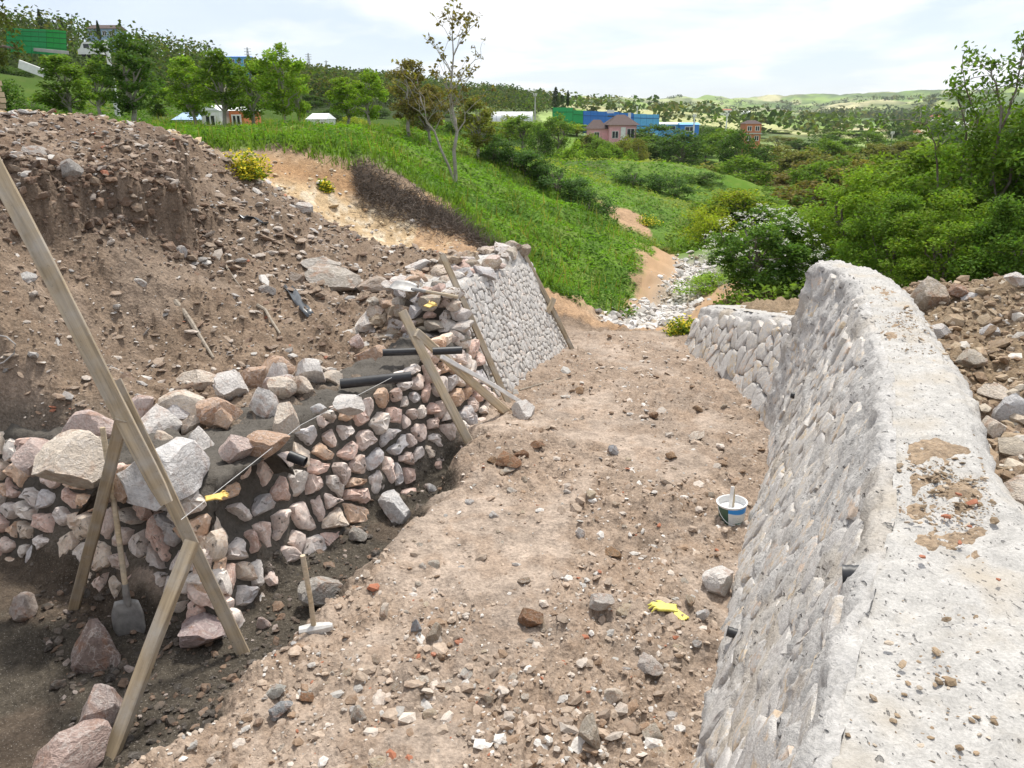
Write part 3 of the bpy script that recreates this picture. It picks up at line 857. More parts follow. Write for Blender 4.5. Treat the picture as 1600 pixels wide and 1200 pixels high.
def face_low(s, t):
    y = 8.0 + s; bx = rw_base(y); zt = float(np.interp(y, [7.7, 9.0, 12.05], [0.82, 0.70, 0.12])); zb = float(zfloor(y)) - 0.05
    p = Vector((bx + 0.36 * t, y, zb + t)); n = Vector((-0.94, 0.0, 0.34)); al = Vector((0, 1, 0))
    return p, al, n
lay_stones(wall_low, 'wall_stone', 'smeared_stone', PALEST, face_low, 0.26, 0.14, 3.9, lambda s: float(np.interp(s, [0, 1, 4], [0.95, 0.9, 0.5])), 0.004, 0.012, 0.42, 200, 0.0, 0.25, 0.05)
set_children(wall_low)

# ------------------------------------------------------------------ walls on the left
def offset_normals(P):
    d = np.gradient(P, axis=0); d /= np.linalg.norm(d, axis=1, keepdims=True)
    return np.stack([-d[:, 1], d[:, 0]], 1), d
def chaikin(P, n=2):
    P = np.array(P, float)
    for _ in range(n):
        Q = [P[0]]
        for a, b in zip(P[:-1], P[1:]): Q += [a * 0.75 + b * 0.25, a * 0.25 + b * 0.75]
        Q.append(P[-1]); P = np.array(Q)
    return P
U_PATH, U_S = resample(chaikin([LW[0], LW[1], (-2.45, 4.50), (-1.94, 4.26), (-1.84, 4.72), LW[3], LW[4], (-0.12, 8.15)], 2), 0.04)
U_N, U_D = offset_normals(U_PATH)
def u_top(x, y): return float(np.interp(y, [4.3, 6.6, 7.3, 8.0], [0.62, 0.64, 0.70, 0.76])) if x > -2.2 else 0.62
wall_u = empty('unfinished_wall', (-1.6, 5.5, -0.3))
tag(wall_u, 'unfinished wall of pink and white stones bedded in dark wet mortar', 'wall', None, 'thing')
sec = []
for (x, y), n in zip(U_PATH, U_N):
    zb = -0.5 if y < 7.1 else float(np.interp(y, [7.1, 8.2], [-0.5, -0.3])); zt = u_top(x, y); b = 0.36 * (zt - zb)
    q = lambda o, z: (x + n[0] * o, y + n[1] * o, z)
    sec.append(profile([q(-0.02, zb), q(b - 0.02, zt - 0.05), q(b + 0.05, zt), q(b + 0.55, zt - 0.01), q(b + 0.75, zt - 0.25)], [30, 3, 12, 4]))
sweep_wall('mortar_bed', M['wet_mortar'], sec, wall_u, 0.04, 0.02, 50, 3.6)
def face_u(s, t):
    k = int(np.searchsorted(U_S, s)); k = min(max(k, 1), len(U_S) - 2)
    x, y = U_PATH[k]; n = U_N[k]; d = U_D[k]
    zb = -0.45 if y < 7.1 else -0.28; o = 0.36 * t
    return Vector((x + n[0] * o, y + n[1] * o, zb + t)), Vector((d[0], d[1], 0)), Vector((-n[0], -n[1], 0.36)).normalized()
print('unfinished', lay_stones(wall_u, 'wall_stone', 'mortared_stone', PINK, face_u, 0.18, 0.15, U_S[-1], lambda s: 1.10 if s < 6.6 else 1.16, 0.020, 0.046, 0.42, 300, 0.06, 0.20, 0.20))
set_children(wall_u)

F_PATH, F_S = resample([(-0.06, 8.35), (0.35, 9.5), (0.95, 11.3)], 0.04)
F_N, F_D = offset_normals(F_PATH)
wall_f = empty('finished_wall', (0.4, 9.8, -0.2))
tag(wall_f, 'finished pale grey stone wall with boards on both ends beyond the unfinished one', 'wall', None, 'thing')
sec = []
for (x, y), n in zip(F_PATH, F_N):
    zb = float(zfloor(y)) - 0.25; zt = 1.12; b = 0.47 * (zt - zb)
    q = lambda o, z: (x + n[0] * o, y + n[1] * o, z)
    sec.append(profile([q(0, zb), q(b, zt), q(b + 0.06, zt + 0.01), q(b + 0.55, zt - 0.03), q(b + 0.75, zt - 0.4)], [44, 3, 10, 4]))
sweep_wall('stone_face', M['pale_mortar'], sec, wall_f, 0.016, 0.010, 60, 5.0)
for k, nm in ((0, 'near_end'), (-1, 'far_end')):
    bm = bmesh.new(); ring = [sec[k][i] for i in range(0, len(sec[k]), 4)]
    c = bm.verts.new(np.mean(ring, 0)); vs_ = [bm.verts.new(p) for p in ring]
    for a, b2 in zip(vs_, vs_[1:] + vs_[:1]): bm.faces.new((a, b2, c))
    mesh_obj('end_face', bm_mesh('end_face', bm, M['wet_mortar' if k == 0 else 'pale_mortar']), wall_f)
def face_f(s, t):
    k = min(max(int(np.searchsorted(F_S, s)), 1), len(F_S) - 2)
    x, y = F_PATH[k]; n = F_N[k]; d = F_D[k]; o = 0.42 * t + 0.07
    return Vector((x + n[0] * o, y + n[1] * o, float(zfloor(y)) - 0.05 + t * 0.9)), Vector((d[0], d[1], 0)), Vector((-n[0], -n[1], 0.47)).normalized()
print('finished', lay_stones(wall_f, 'wall_stone', 'smeared_stone', [(0.64, 0.60, 0.55), (0.66, 0.59, 0.53), (0.60, 0.52, 0.46), (0.62, 0.60, 0.58)], face_f, 0.105, 0.082, F_S[-1], lambda s: 1.52, 0.003, 0.008, 0.42, 300, 0.0, 0.2, 0.05))
# raw rubble core, stepped back at the near end and along the top
core = []
for lv in range(5):
    for f in range(9):
        z = 0.70 + 0.115 * lv + random.uniform(-0.03, 0.03)
        x = -0.50 - 0.30 * (z - 0.7) - 0.155 * f + random.uniform(-0.04, 0.04); y = 8.02 + 0.075 * lv + 0.035 * f + random.uniform(-0.04, 0.04)
        if f > 8 - lv * 0.6: continue
        core.append((x, y, z, random.uniform(0.075, 0.125)))
for k in range(46):
    s = random.random(); n = F_N[10]
    x = lerp(-0.06, 0.9, s) + n[0] * (0.62 + random.random() * 0.75); y = lerp(8.5, 11.2, s) + n[1] * (0.62 + random.random() * 0.7)
    core.append((x, y, 1.10 + random.uniform(-0.02, 0.05), random.uniform(0.07, 0.15)))
for x, y, z, a in core:
    stone('core_stone', 'earthy_stone' if random.random() < 0.35 else 'quarry_stone', (x, y, z), (a * random.uniform(0.9, 1.35), a, a * random.uniform(0.6, 0.85)), (random.uniform(-.3, .3), random.uniform(-.3, .3), random.uniform(0, 6)), PINK + EARTHY, wall_f)
set_children(wall_f)

# ------------------------------------------------------------------ loose boulders (photo x, photo y, width and height in photo pixels, ground height or None)
def place_boulder(px, py, wpx, hpx, z, label, col=None, mat='quarry_stone', cat='boulder', name='boulder', group=None, big=True, rz=None, sink=0.25):
    p = atz(px, py + hpx * 0.35, z)
    for _ in range(3):
        zz_ = H(p.x, p.y); p = atz(px, py + hpx * 0.35, zz_ if z is None or abs(zz_ - z) < 0.35 else z)
    D = (p - Vector((0, 0, CAM_Z))).length
    a = wpx / FPX * D / 2; h = hpx / FPX * D / 2
    o = stone(name, mat, (p.x, p.y, p.z + h * (1 - sink)), (a, a * random.uniform(0.75, 1.0), h * 1.08), (random.uniform(-.15, .15), random.uniform(-.15, .15), random.uniform(0, 6.28) if rz is None else rz), PINK, None, big)
    if col: o.color = (*col, 1)
    tag(o, label, cat, group)
    return o
GWt = (0.65, 0.635, 0.625); CRM = (0.70, 0.61, 0.51); PNK = (0.63, 0.50, 0.45); RST = (0.52, 0.36, 0.26); WHT = (0.73, 0.69, 0.65)
for px, py, wd, ht, z, lb, cl in [
    (272, 728, 130, 88, .64, 'biggest grey white boulder on the mortar behind the long leaning plank', GWt),
    (120, 720, 100, 76, .64, 'large cream boulder behind the brace of the leaning plank', CRM),
    (66, 712, 62, 46, .66, 'pink boulder beside the large cream one under the earth bank', PNK),
    (145, 664, 68, 46, .7, 'purplish pink boulder behind the top of the plank brace', PNK),
    (210, 752, 62, 56, .62, 'rust streaked boulder wedged between plank and grey white boulder', RST),
    (247, 660, 66, 54, .7, 'pale layered boulder behind the biggest grey white boulder', WHT),
    (290, 632, 72, 44, .7, 'flat cream boulder at the back of the stone heap', CRM),
    (222, 640, 40, 44, .72, 'upright pink stone at the back of the heap beside the plank', PNK),
    (345, 650, 62, 60, .68, 'rounded rust and cream boulder in the middle of the heap', RST),
    (318, 690, 50, 52, .66, 'white blocky boulder right behind the biggest one', WHT),
    (372, 700, 48, 40, .64, 'grey pink stone beside the white block on the mortar', PNK),
    (310, 596, 58, 36, .72, 'cream boulder at the foot of the earth bank', CRM),
    (362, 604, 52, 46, .7, 'white chunk at the back of the heap', WHT),
    (398, 590, 50, 42, .7, 'orange stained chunk at the back of the heap', RST),
    (430, 572, 60, 34, .7, 'orange brown flat boulder highest at the back of the heap', RST),
    (412, 626, 40, 46, .68, 'narrow pale stone standing in the heap', WHT),
    (440, 606, 42, 34, .68, 'cream stone under the orange flat boulder', CRM),
    (486, 578, 58, 44, .7, 'whitish boulder with a peaked top behind the drain pipe', WHT),
    (448, 650, 46, 42, .66, 'pale square stone at the front of the heap', CRM),
    (420, 690, 62, 36, .64, 'tan boulder lying near the string on the mortar', RST),
    (478, 628, 40, 26, .66, 'small rust slab lying by the drain pipe', RST),
    (520, 590, 34, 24, .68, 'little cream stone beside the black pipe', CRM),
    (578, 556, 54, 38, .7, 'large orange pink boulder in front of the stacked stones', RST),
    (560, 532, 30, 24, .75, 'small pink stone behind the orange pink boulder', PNK),
    (600, 530, 34, 22, .74, 'pale stone above the short black pipe', WHT),
    (545, 632, 50, 30, .64, 'long white stone lying behind the string line', WHT),
    (500, 640, 26, 16, .65, 'little grey white stone behind the string line', GWt),
    (155, 1004, 66, 74, -.36, 'red and grey boulder half buried in the trench mortar', (0.30, 0.235, 0.21)),
    (164, 1112, 60, 84, -.36, 'pinkish boulder behind the front stake in the trench', (0.42, 0.345, 0.32)),
    (112, 1176, 98, 66, -.3, 'rounded pink slab at the bottom of the trench', (0.45, 0.34, 0.30)),
    (38, 950, 38, 38, -.3, 'small round stone stuck in the mortar by the trench end', (0.46, 0.39, 0.35)),
    (322, 986, 74, 40, -.3, 'purplish layered boulder at the foot of the leaning post', (0.44, 0.35, 0.34)),
    (618, 792, 62, 40, -.2, 'grey and pink boulder lying in the trench beside the dirt floor', GWt),
    (560, 834, 34, 24, -.3, 'grey stone smeared with mud in the trench', (0.40, 0.37, 0.33)),
    (505, 925, 62, 54, -.3, 'flat grey slab half sunk in trench mortar by the hammer', (0.42, 0.39, 0.35)),
    (674, 762, 22, 14, -.2, 'small pale cobble on the trench edge', GWt),
    (412, 972, 18, 22, -.3, 'small pink stone in the mortar behind the hammer', PNK),
    (1116, 905, 50, 38, 0, 'white block of stone lying near the yellow gloves', WHT),
    (1015, 1038, 42, 24, 0, 'flat grey stone on the dirt in front of the yellow gloves', (0.50, 0.45, 0.41)),
    (820, 640, 36, 30, -.06, 'white rounded rock at the foot of the thin batten', WHT),
    (1018, 1142, 32, 28, 0, 'tan cobble beside the long slab near the pale wall', EARTHY[1]),
    (920, 1140, 44, 52, 0, 'long tan slab of stone on the dirt floor', EARTHY[1]),
    (958, 1086, 26, 24, 0, 'cream broken stone behind the long tan slab', CRM),
    (940, 938, 40, 22, 0, 'pale cobble with a dark end on the dirt floor', (0.5, 0.46, 0.42)),
    (1096, 960, 20, 22, 0, 'small grey stone right beside the yellow gloves', GWt),
    (958, 703, 18, 16, 0, 'small blue grey stone lone on the dirt floor', (0.5, 0.51, 0.53)),
    (1088, 682, 28, 14, 0, 'cream flat stone on the dirt far behind the bucket', CRM),
    (906, 832, 18, 14, 0, 'small white chip stone in the middle of the dirt floor', WHT),
    (434, 1080, 26, 20, 0, 'flat pale square stone on dirt below the hammer', (0.50, 0.48, 0.43)),
    (440, 1108, 32, 22, 0, 'blue grey slate piece on dirt below the hammer', (0.30, 0.31, 0.32)),
    (680, 986, 24, 26, 0, 'brown cobble beside a blue grey one on the dirt', EARTHY[0]),
    (650, 978, 16, 26, 0, 'blue grey broken block on the dirt floor', (0.36, 0.38, 0.41)),
    (600, 955, 22, 20, 0, 'cream stone with cracked face on the dirt floor', CRM),
    (560, 1116, 24, 26, 0, 'grey tan angular stone near the lower edge of the dirt floor', (0.42, 0.38, 0.33)),
    (1448, 466, 52, 54, 1.40, 'big tan boulder at the edge of the spoil heap by the concrete top', (0.46, 0.39, 0.31)),
    (1470, 522, 26, 22, 1.5, 'small brown boulder under the big tan one', EARTHY[0]),
    (1466, 518, 34, 22, 1.38, 'white faced stone leaning on the concrete top', WHT),
    (1556, 615, 52, 26, 1.5, 'long cream stone lying in the spoil heap', CRM),
    (1575, 640, 40, 44, 1.5, 'grey white block in the spoil heap', GWt),
    (1552, 672, 48, 40, 1.5, 'angular pale stone with flat top in the spoil heap', CRM),
    (1588, 700, 44, 44, 1.5, 'rounded grey tan boulder by the photo edge in the spoil heap', (0.5, 0.46, 0.41)),
    (1590, 765, 60, 40, 1.5, 'cream slab lying low in the spoil heap', CRM),
    (1585, 815, 40, 40, 1.48, 'white stone at the near end of the spoil heap', WHT),
    (1582, 437, 26, 16, 1.7, 'white stone on top of the spoil heap', WHT),
    (1516, 466, 30, 14, 1.6, 'flat grey stone behind the big tan boulder', GWt),
    (1498, 458, 30, 18, 1.55, 'reddish brown clod stone behind the big tan boulder', (0.35, 0.22, 0.15)),
    (1545, 520, 22, 18, 1.6, 'small grey stone on the middle of the spoil heap', GWt),
    (1516, 560, 40, 22, 1.5, 'tan flat stone on the middle of the spoil heap', EARTHY[1]),
    (1500, 600, 30, 24, 1.5, 'brown stone close to the concrete top', EARTHY[0])]:
    place_boulder(px, py, wd, ht, z, lb, cl, sink=0.42 if ht > 20 else 0.2)
random.seed(33)
for k in range(46):
    px, py = random.uniform(255, 520), random.uniform(570, 700)
    if py > 590 + (520 - px) * 0.42 or py < 655 - (px - 250) * 0.42: continue
    o = place_boulder(px, py, random.uniform(26, 50), random.uniform(20, 38), .66, 'smaller pink or cream stone among the bigger ones in the heap', random.choice(PINK), group='smaller stones of the heap behind the unfinished wall', cat='stone', name='heap_stone')
# slabs and lumps on the earth bank
for px, py, wd, ht, lb, cl in [
    (48, 236, 40, 18, 'thin broken concrete slab on the crest of the rubble bank', (0.42, 0.38, 0.34)),
    (112, 262, 30, 30, 'leaning grey concrete piece on the rubble bank crest', (0.40, 0.37, 0.34)),
    (38, 432, 30, 14, 'white curled shard on the earth bank beside the plank', (0.55, 0.53, 0.50)),
    (284, 392, 18, 20, 'white angular stone on the middle of the earth bank', (0.6, 0.58, 0.56)),
    (220, 441, 18, 14, 'round pale pebble on the bare earth slope', (0.52, 0.49, 0.45)),
    (500, 412, 62, 28, 'long grey slab lying across the rubble bank', (0.46, 0.42, 0.37)),
    (520, 436, 78, 34, 'broad grey cream slab below the long one on the bank', (0.47, 0.42, 0.36)),
    (588, 440, 62, 26, 'brown slab above the stacked stones', (0.38, 0.31, 0.25)),
    (462, 432, 26, 24, 'square brown block beside the dark plastic strip', (0.38, 0.31, 0.25)),
    (474, 322, 34, 18, 'pale concrete lump on the rubble slope', (0.52, 0.48, 0.44)),
    (418, 452, 24, 20, 'whitish lump left of the dark plastic strip', (0.5, 0.46, 0.42)),
    (655, 415, 40, 22, 'white stone on rubble behind the stacked stones', WHT),
    (690, 420, 34, 24, 'grey white stone next to the top of the leaning board', GWt),
    (668, 436, 30, 22, 'orange cream stone behind the leaning board', CRM)]:
    place_boulder(px, py, wd, ht, None if True else 0, lb, cl, 'earthy_stone' if cl[0] < 0.5 else 'quarry_stone', 'stone', 'loose_stone', sink=0.35) if False else None
    # find where the line of sight meets the bank
    d = ray(px, py + ht * 0.3); t = 4.0
    while t < 20 and CAM_Z + d.z * t > H(d.x * t, d.y * t): t += 0.06
    D = t * d.length; a = wd / FPX * D / 2; h = ht / FPX * D / 2
    o = stone('loose_stone', 'quarry_stone', (d.x * t, d.y * t, CAM_Z + d.z * t + h * 0.3), (a, a * 0.8, h), (random.uniform(-.3, .3), random.uniform(-.3, .3), random.uniform(-.4, .4)), [cl], None, True)
    tag(o, lb, 'stone')
# ------------------------------------------------------------------ timber, tools, pipes
def hit(px, py, tmax=60.0, lift=0.0):
    d = ray(px, py)
    t = np.concatenate([np.arange(2.0, 14, 0.03), np.arange(14, tmax, 0.15)])
    z = CAM_Z + d.z * t - lift
    h = height(d.x * t, d.y * t)
    k = np.argmax(z < h) if (z < h).any() else len(t) - 1
    return Vector((d.x * t[k], d.y * t[k], CAM_Z + d.z * t[k]))
def beam(name, p0, p1, wd, th, mat, parent=None, face=None, warp=0.006, taper=1.0, round_end=False):
    """sawn board from p0 to p1 (local x along it), wide side towards face"""
    p0 = Vector(p0); p1 = Vector(p1); d = p1 - p0; L = d.length; x = d.normalized()
    f = Vector(face) if face is not None else (Vector((0, 0, CAM_Z)) - (p0 + p1) / 2)
    z = (f - x * f.dot(x)).normalized(); y = z.cross(x)
    n = max(6, int(L / 0.12)); c = min(wd, th) * 0.12
    prof = [(-wd / 2 + c, -th / 2), (wd / 2 - c, -th / 2), (wd / 2, -th / 2 + c), (wd / 2, th / 2 - c), (wd / 2 - c, th / 2), (-wd / 2 + c, th / 2), (-wd / 2, th / 2 - c), (-wd / 2, -th / 2 + c)]
    V, F = [], []
    ph = random.random() * 6; w2 = random.uniform(0.5, 1.5)
    for i in range(n + 1):
        f_ = i / n; k = lerp(1.0, taper, f_)
        if round_end and i >= n - 1: k *= 0.72 if i == n else 0.95
        oy = warp * math.sin(ph + f_ * 4 * w2); oz = warp * 0.7 * math.sin(ph * 2 + f_ * 5)
        for a, b in prof:
            V.append((f_ * L, a * k + oy + random.uniform(-1, 1) * 0.0012, b + oz + random.uniform(-1, 1) * 0.0012))
    m = len(prof)
    bm = bmesh.new(); vs_ = [bm.verts.new(v) for v in V]
    for i in range(n):
        for j in range(m):
            a = i * m + j; b = i * m + (j + 1) % m
            bm.faces.new((vs_[a], vs_[b], vs_[b + m], vs_[a + m]))
    bm.faces.new(vs_[:m][::-1]); bm.faces.new(vs_[-m:])
    me = bm_mesh(name, bm, M[mat])
    o = bpy.data.objects.new(name, me)
    mw = Matrix.Translation(p0) @ Matrix((x, y, z)).transposed().to_4x4()
    link(o, parent)
    if parent is not None:
        o.matrix_basis = parent.matrix_basis.inverted() @ mw
    else:
        o.matrix_basis = mw
    return o
def tube_mesh(name, pts, radii, mat, seg=10, cap=True):
    P = [Vector(p) for p in pts]
    V, F = [], []
    up = Vector((0.13, 0.31, 0.94)).normalized()
    for i, p in enumerate(P):
        d = (P[min(i + 1, len(P) - 1)] - P[max(i - 1, 0)]).normalized()
        a = d.cross(up if abs(d.dot(up)) < 0.95 else Vector((1, 0, 0))).normalized(); b = d.cross(a)
        r = radii[i] if hasattr(radii, '__len__') else radii
        for j in range(seg):
            t = 2 * math.pi * j / seg
            V.append(p + (a * math.cos(t) + b * math.sin(t)) * r)
    for i in range(len(P) - 1):
        for j in range(seg):
            a = i * seg + j; b = i * seg + (j + 1) % seg
            F.append((a, b, b + seg, a + seg))
    bm = bmesh.new(); vs_ = [bm.verts.new(v) for v in V]
    for f in F: bm.faces.new([vs_[k] for k in f])
    if cap:
        bm.faces.new(vs_[:seg][::-1]); bm.faces.new(vs_[-seg:])
    bmesh.ops.recalc_face_normals(bm, faces=bm.faces)
    return bm_mesh(name, bm, M[mat] if mat else None, True, 40)
def lathe_mesh(name, prof, mat, seg=28):
    V = [(r * math.cos(2 * math.pi * j / seg), r * math.sin(2 * math.pi * j / seg), z) for r, z in prof for j in range(seg)]
    F = [(i * seg + j, i * seg + (j + 1) % seg, (i + 1) * seg + (j + 1) % seg, (i + 1) * seg + j) for i in range(len(prof) - 1) for j in range(seg)]
    me = mesh_np(name, np.array(V), np.array(F), M[mat] if mat else None, None, True, 45)
    return me

simple('steel', (0.30, 0.295, 0.285), 0.55, 0.5, 14, 0.4, 0.15, 0.4)
simple('dusty_iron', (0.50, 0.49, 0.47), 0.8, 0.3, 30, 0.25, 0.3)
simple('black_plastic', (0.022, 0.023, 0.026), 0.45, 0.5, 25, 0.4, 0.1)
simple('dark_sheet', (0.06, 0.068, 0.078), 0.35, 0.5, 10, 0.4, 0.2)
simple('white_plastic', (0.74, 0.75, 0.75), 0.4, 0.5, 6, 0.08, 0.03)
simple('white_paint', (0.72, 0.71, 0.69), 0.7, 0.3, 18, 0.12, 0.1)
simple('yellow_rubber', (0.66, 0.60, 0.13), 0.55, 0.4, 30, 0.15, 0.2)
simple('orange_yellow_rubber', (0.68, 0.47, 0.13), 0.55, 0.4, 30, 0.2, 0.2)
simple('cord', (0.55, 0.55, 0.54), 0.8)
simple('wire_metal', (0.36, 0.34, 0.32), 0.5, 0.5)
simple('brick_red', (0.36, 0.15, 0.09), 0.9, 0.2, 25, 0.3, 0.4)
simple('dead_wood', (0.30, 0.26, 0.21), 0.9, 0.15, 30, 0.4, 0.5)

# nailed profile frame at the near corner of the unfinished wall
fr1 = empty('timber_support', atz(385, 1030, -0.36))
tag(fr1, 'tall leaning timber frame of nailed boards at the corner of the unfinished wall', 'timber frame')
F0 = atz(388, 1034, -0.40); TOPP = aty(-40, 200, 4.62)
def on_post(f): return F0.lerp(aty(175, 560, 4.42), f)
low_top = aty(176, 600, 4.40); up_bot = aty(262, 786, 4.20)
beam('post', F0, low_top + Vector((-0.02, 0.05, 0)), 0.085, 0.05, 'weathered_plank', fr1, face=(0.55, -1, 0.25))
beam('long_plank', TOPP, up_bot, 0.098, 0.032, 'weathered_plank', fr1, face=(0.25, -1, 0.2), round_end=True)
beam('brace', aty(190, 652, 4.30), atz(114, 962, -0.42), 0.072, 0.055, 'weathered_plank', fr1, face=(0.3, -1, 0.1))
beam('stake', aty(303, 846, 4.05), atz(166, 1200, -0.40), 0.085, 0.05, 'weathered_plank', fr1, face=(-0.25, -1, 0.35), warp=0.01)
nb = atz(300, 850, 0)
# middle frame
fr2 = empty('timber_support', atz(728, 682, -0.1))
tag(fr2, 'braced timber frame standing against the rough end of the unfinished wall', 'timber frame')
beam('post', aty(628, 486, 7.15), aty(732, 690, 6.98), 0.085, 0.04, 'pale_batten', fr2, face=(0.5, -1, 0.3))
beam('brace', aty(650, 520, 7.10), atz(806, 656, -0.18), 0.085, 0.045, 'pale_batten', fr2, face=(0.35, -1, 0.5))
beam('batten', aty(690, 556, 7.18), atz(824, 634, -0.10), 0.045, 0.025, 'white_paint', fr2, face=(0.35, -1, 0.6))
b = beam('board', aty(690, 398, 8.55), atz(800, 640, -0.2), 0.075, 0.025, 'weathered_plank', None, face=(0.8, -1, 0.4))
b.name = 'profile_board'; tag(b, 'single grey board leaning on the near end of the finished wall', 'board')
b = beam('board', aty(712, 520, 8.02), atz(775, 628, -0.1), 0.085, 0.03, 'weathered_plank', None, face=(0.6, -1, 0.4))
b.name = 'profile_board'; tag(b, 'short mortar covered board behind the braced timber frame', 'board')
fr3 = empty('timber_support', atz(896, 546, -0.36))
tag(fr3, 'thin leaning board with small cross piece at the far end of the finished wall', 'timber frame')
beam('post', aty(813, 384, 11.42), atz(897, 552, -0.42), 0.07, 0.04, 'weathered_plank', fr3, face=(0.6, -1, 0.2))
beam('batten', aty(866, 466, 11.2), aty(853, 492, 11.15), 0.08, 0.025, 'pale_batten', fr3, face=(0.3, -1, 0.2))

# shovel leaning in the trench
def shovel(name, top, tip, label, blade_n, flip=1.0):
    top = Vector(top); tip = Vector(tip); root = empty(name, tip)
    ax = (top - tip).normalized(); neck = tip + ax * 0.27
    me = tube_mesh('handle', [top, top.lerp(neck, 0.5) + Vector((0.006, 0, 0)), neck - ax * 0.02], [0.017, 0.018, 0.019], 'pale_batten', 10)
    o = mesh_obj('handle', me, root); clear_inv(o)
    z = (Vector(blade_n) - ax * Vector(blade_n).dot(ax)).normalized(); y = z.cross(ax)
    nu, nv = 9, 10; V, F = [], []
    for i in range(nu):
        for j in range(nv):
            u = i / (nu - 1); v = j / (nv - 1) * 2 - 1
            wdt = 0.105 * (0.72 + 0.28 * min(1, u * 3)) * (1 - 0.25 * max(0, u - 0.8) * 5 * abs(v))
            ln = 0.29 * u - 0.03 * u * abs(v) ** 2
            dep = 0.028 * (v * v - 0.4) + 0.012 * math.sin(u * 3)
            V.append(neck - ax * ln + y * (wdt * v) + z * dep)
    for i in range(nu - 1):
        for j in range(nv - 1):
            a = i * nv + j; F.append((a, a + 1, a + nv + 1, a + nv))
    me = mesh_np('blade', np.array([list(v) for v in V]), np.array(F), M['steel'])
    o = mesh_obj('blade', me, root); clear_inv(o)
    sm = o.modifiers.new('thick', 'SOLIDIFY'); sm.thickness = 0.004
    me = tube_mesh('socket', [neck + ax * 0.12, neck, neck - ax * 0.05], [0.021, 0.024, 0.012], 'steel', 10)
    o = mesh_obj('socket', me, root); clear_inv(o)
    tag(root, label, 'shovel')
    return root
shovel('shovel', aty(160, 668, 4.55), hit(206, 990) + Vector((0, 0, -0.02)), 'long handled shovel standing blade down in the trench behind the boards', (0.1, -1, 0.5))
shovel('shovel', aty(716, 464, 8.05), aty(612, 446, 8.2), 'shovel lying on the stacked stones beside the leaning board', (0, -0.3, 1))

# sledge hammer standing on its head
hp = hit(494, 990)
hm = empty('sledge_hammer', hp)
tag(hm, 'sledge hammer standing on its pale head with the wooden handle upright', 'hammer')
bm = bmesh.new()
pr = [(-0.098, 0.032, 0.030), (-0.05, 0.036, 0.033), (0.03, 0.036, 0.033), (0.085, 0.024, 0.024), (0.104, 0.016, 0.018)]
rows = []
for x, a, b_ in pr:
    rows.append([bm.verts.new((x, u * a, v * b_)) for u, v in ((-1, -.6), (-.6, -1), (.6, -1), (1, -.6), (1, .6), (.6, 1), (-.6, 1), (-1, .6))])
for r1, r2 in zip(rows[:-1], rows[1:]):
    for j in range(8): bm.faces.new((r1[j], r1[(j + 1) % 8], r2[(j + 1) % 8], r2[j]))
bm.faces.new(rows[0][::-1]); bm.faces.new(rows[-1])
bmesh.ops.recalc_face_normals(bm, faces=bm.faces)
o = mesh_obj('hammer_head', bm_mesh('hammer_head', bm, M['dusty_iron']), hm, (0, 0, 0.032), (0.0, -0.06, 0.22))
me = tube_mesh('handle', [(-0.01, 0, 0.03), (-0.015, 0.005, 0.25), (-0.03, 0.0, 0.50), (-0.034, 0, 0.56)], [0.017, 0.015, 0.017, 0.016], 'pale_batten', 10)
mesh_obj('handle', me, hm)

# plastic tub with a label, wire bail and two sticks
def label_material():
    b = NB('tub_label')
    tc = b.n('ShaderNodeTexCoord').outputs['Object']
    s = b.n('ShaderNodeSeparateXYZ', {0: tc})
    ang_ = b.math('ARCTAN2', s.outputs[0], b.math('MULTIPLY', s.outputs[1], -1.0))
    z = s.outputs[2]
    wave = b.math('ADD', z, b.math('MULTIPLY', b.math('SINE', b.math('MULTIPLY', ang_, 2.2)), 0.008))
    white = (0.74, 0.77, 0.76)
    c = b.mix(b.ramp(wave, (0.128, 0.0), (0.131, 1.0)), white, (0.03, 0.27, 0.72))
    c = b.mix(b.math('LESS_THAN', ang_, -0.52), c, (0.06, 0.12, 0.08))
    def band(z0, z1, a0, a1, col, c, n=70.0, thr=0.42):
        m = b.math('MULTIPLY', b.math('GREATER_THAN', z, z0), b.math('LESS_THAN', z, z1))
        m = b.math('MULTIPLY', m, b.math('MULTIPLY', b.math('GREATER_THAN', ang_, a0), b.math('LESS_THAN', ang_, a1)))
        cx = b.n('ShaderNodeCombineXYZ', {0: b.math('MULTIPLY', ang_, 14.0), 1: b.math('MULTIPLY', z, n)}).outputs[0]
        m = b.math('MULTIPLY', m, b.math('GREATER_THAN', b.noise(cx, 1.0, 1), thr))
        return b.mix(m, c, col)
    c = band(0.036, 0.048, 0.0, 0.66, (0.10, 0.26, 0.22), c)
    c = band(0.062, 0.068, -0.2, 0.5, (0.5, 0.56, 0.57), c)
    c = band(0.076, 0.082, -0.2, 0.55, (0.5, 0.56, 0.57), c)
    c = band(0.090, 0.096, -0.2, 0.45, (0.5, 0.56, 0.57), c)
    b.bsdf(c, 0.4, None, 0.4)
    return b.m
M['tub_label'] = label_material()
bp = hit(1143, 816)
tub = empty('plastic_tub', bp + Vector((0, 0, -0.005)), 0.0)
tub.rotation_euler = (0.0, -0.07, 0.0)
tag(tub, 'white plastic tub with blue label and sticks standing on the dirt', 'tub')
TR0, TR1, TH = 0.092, 0.113, 0.19
mesh_obj('tub_body', lathe_mesh('tub_body', [(0.001, 0.004), (TR0 - 0.006, 0.004), (TR0, 0.0), (TR0, 0.004), (lerp(TR0, TR1, .97), TH * 0.94), (TR1 + 0.004, TH * 0.94), (TR1 + 0.006, TH), (TR1 - 0.003, TH), (TR1 - 0.006, TH - 0.012), (TR1 - 0.012, TH * 0.74), (0.001, TH * 0.72)], 'white_plastic', 40), tub)
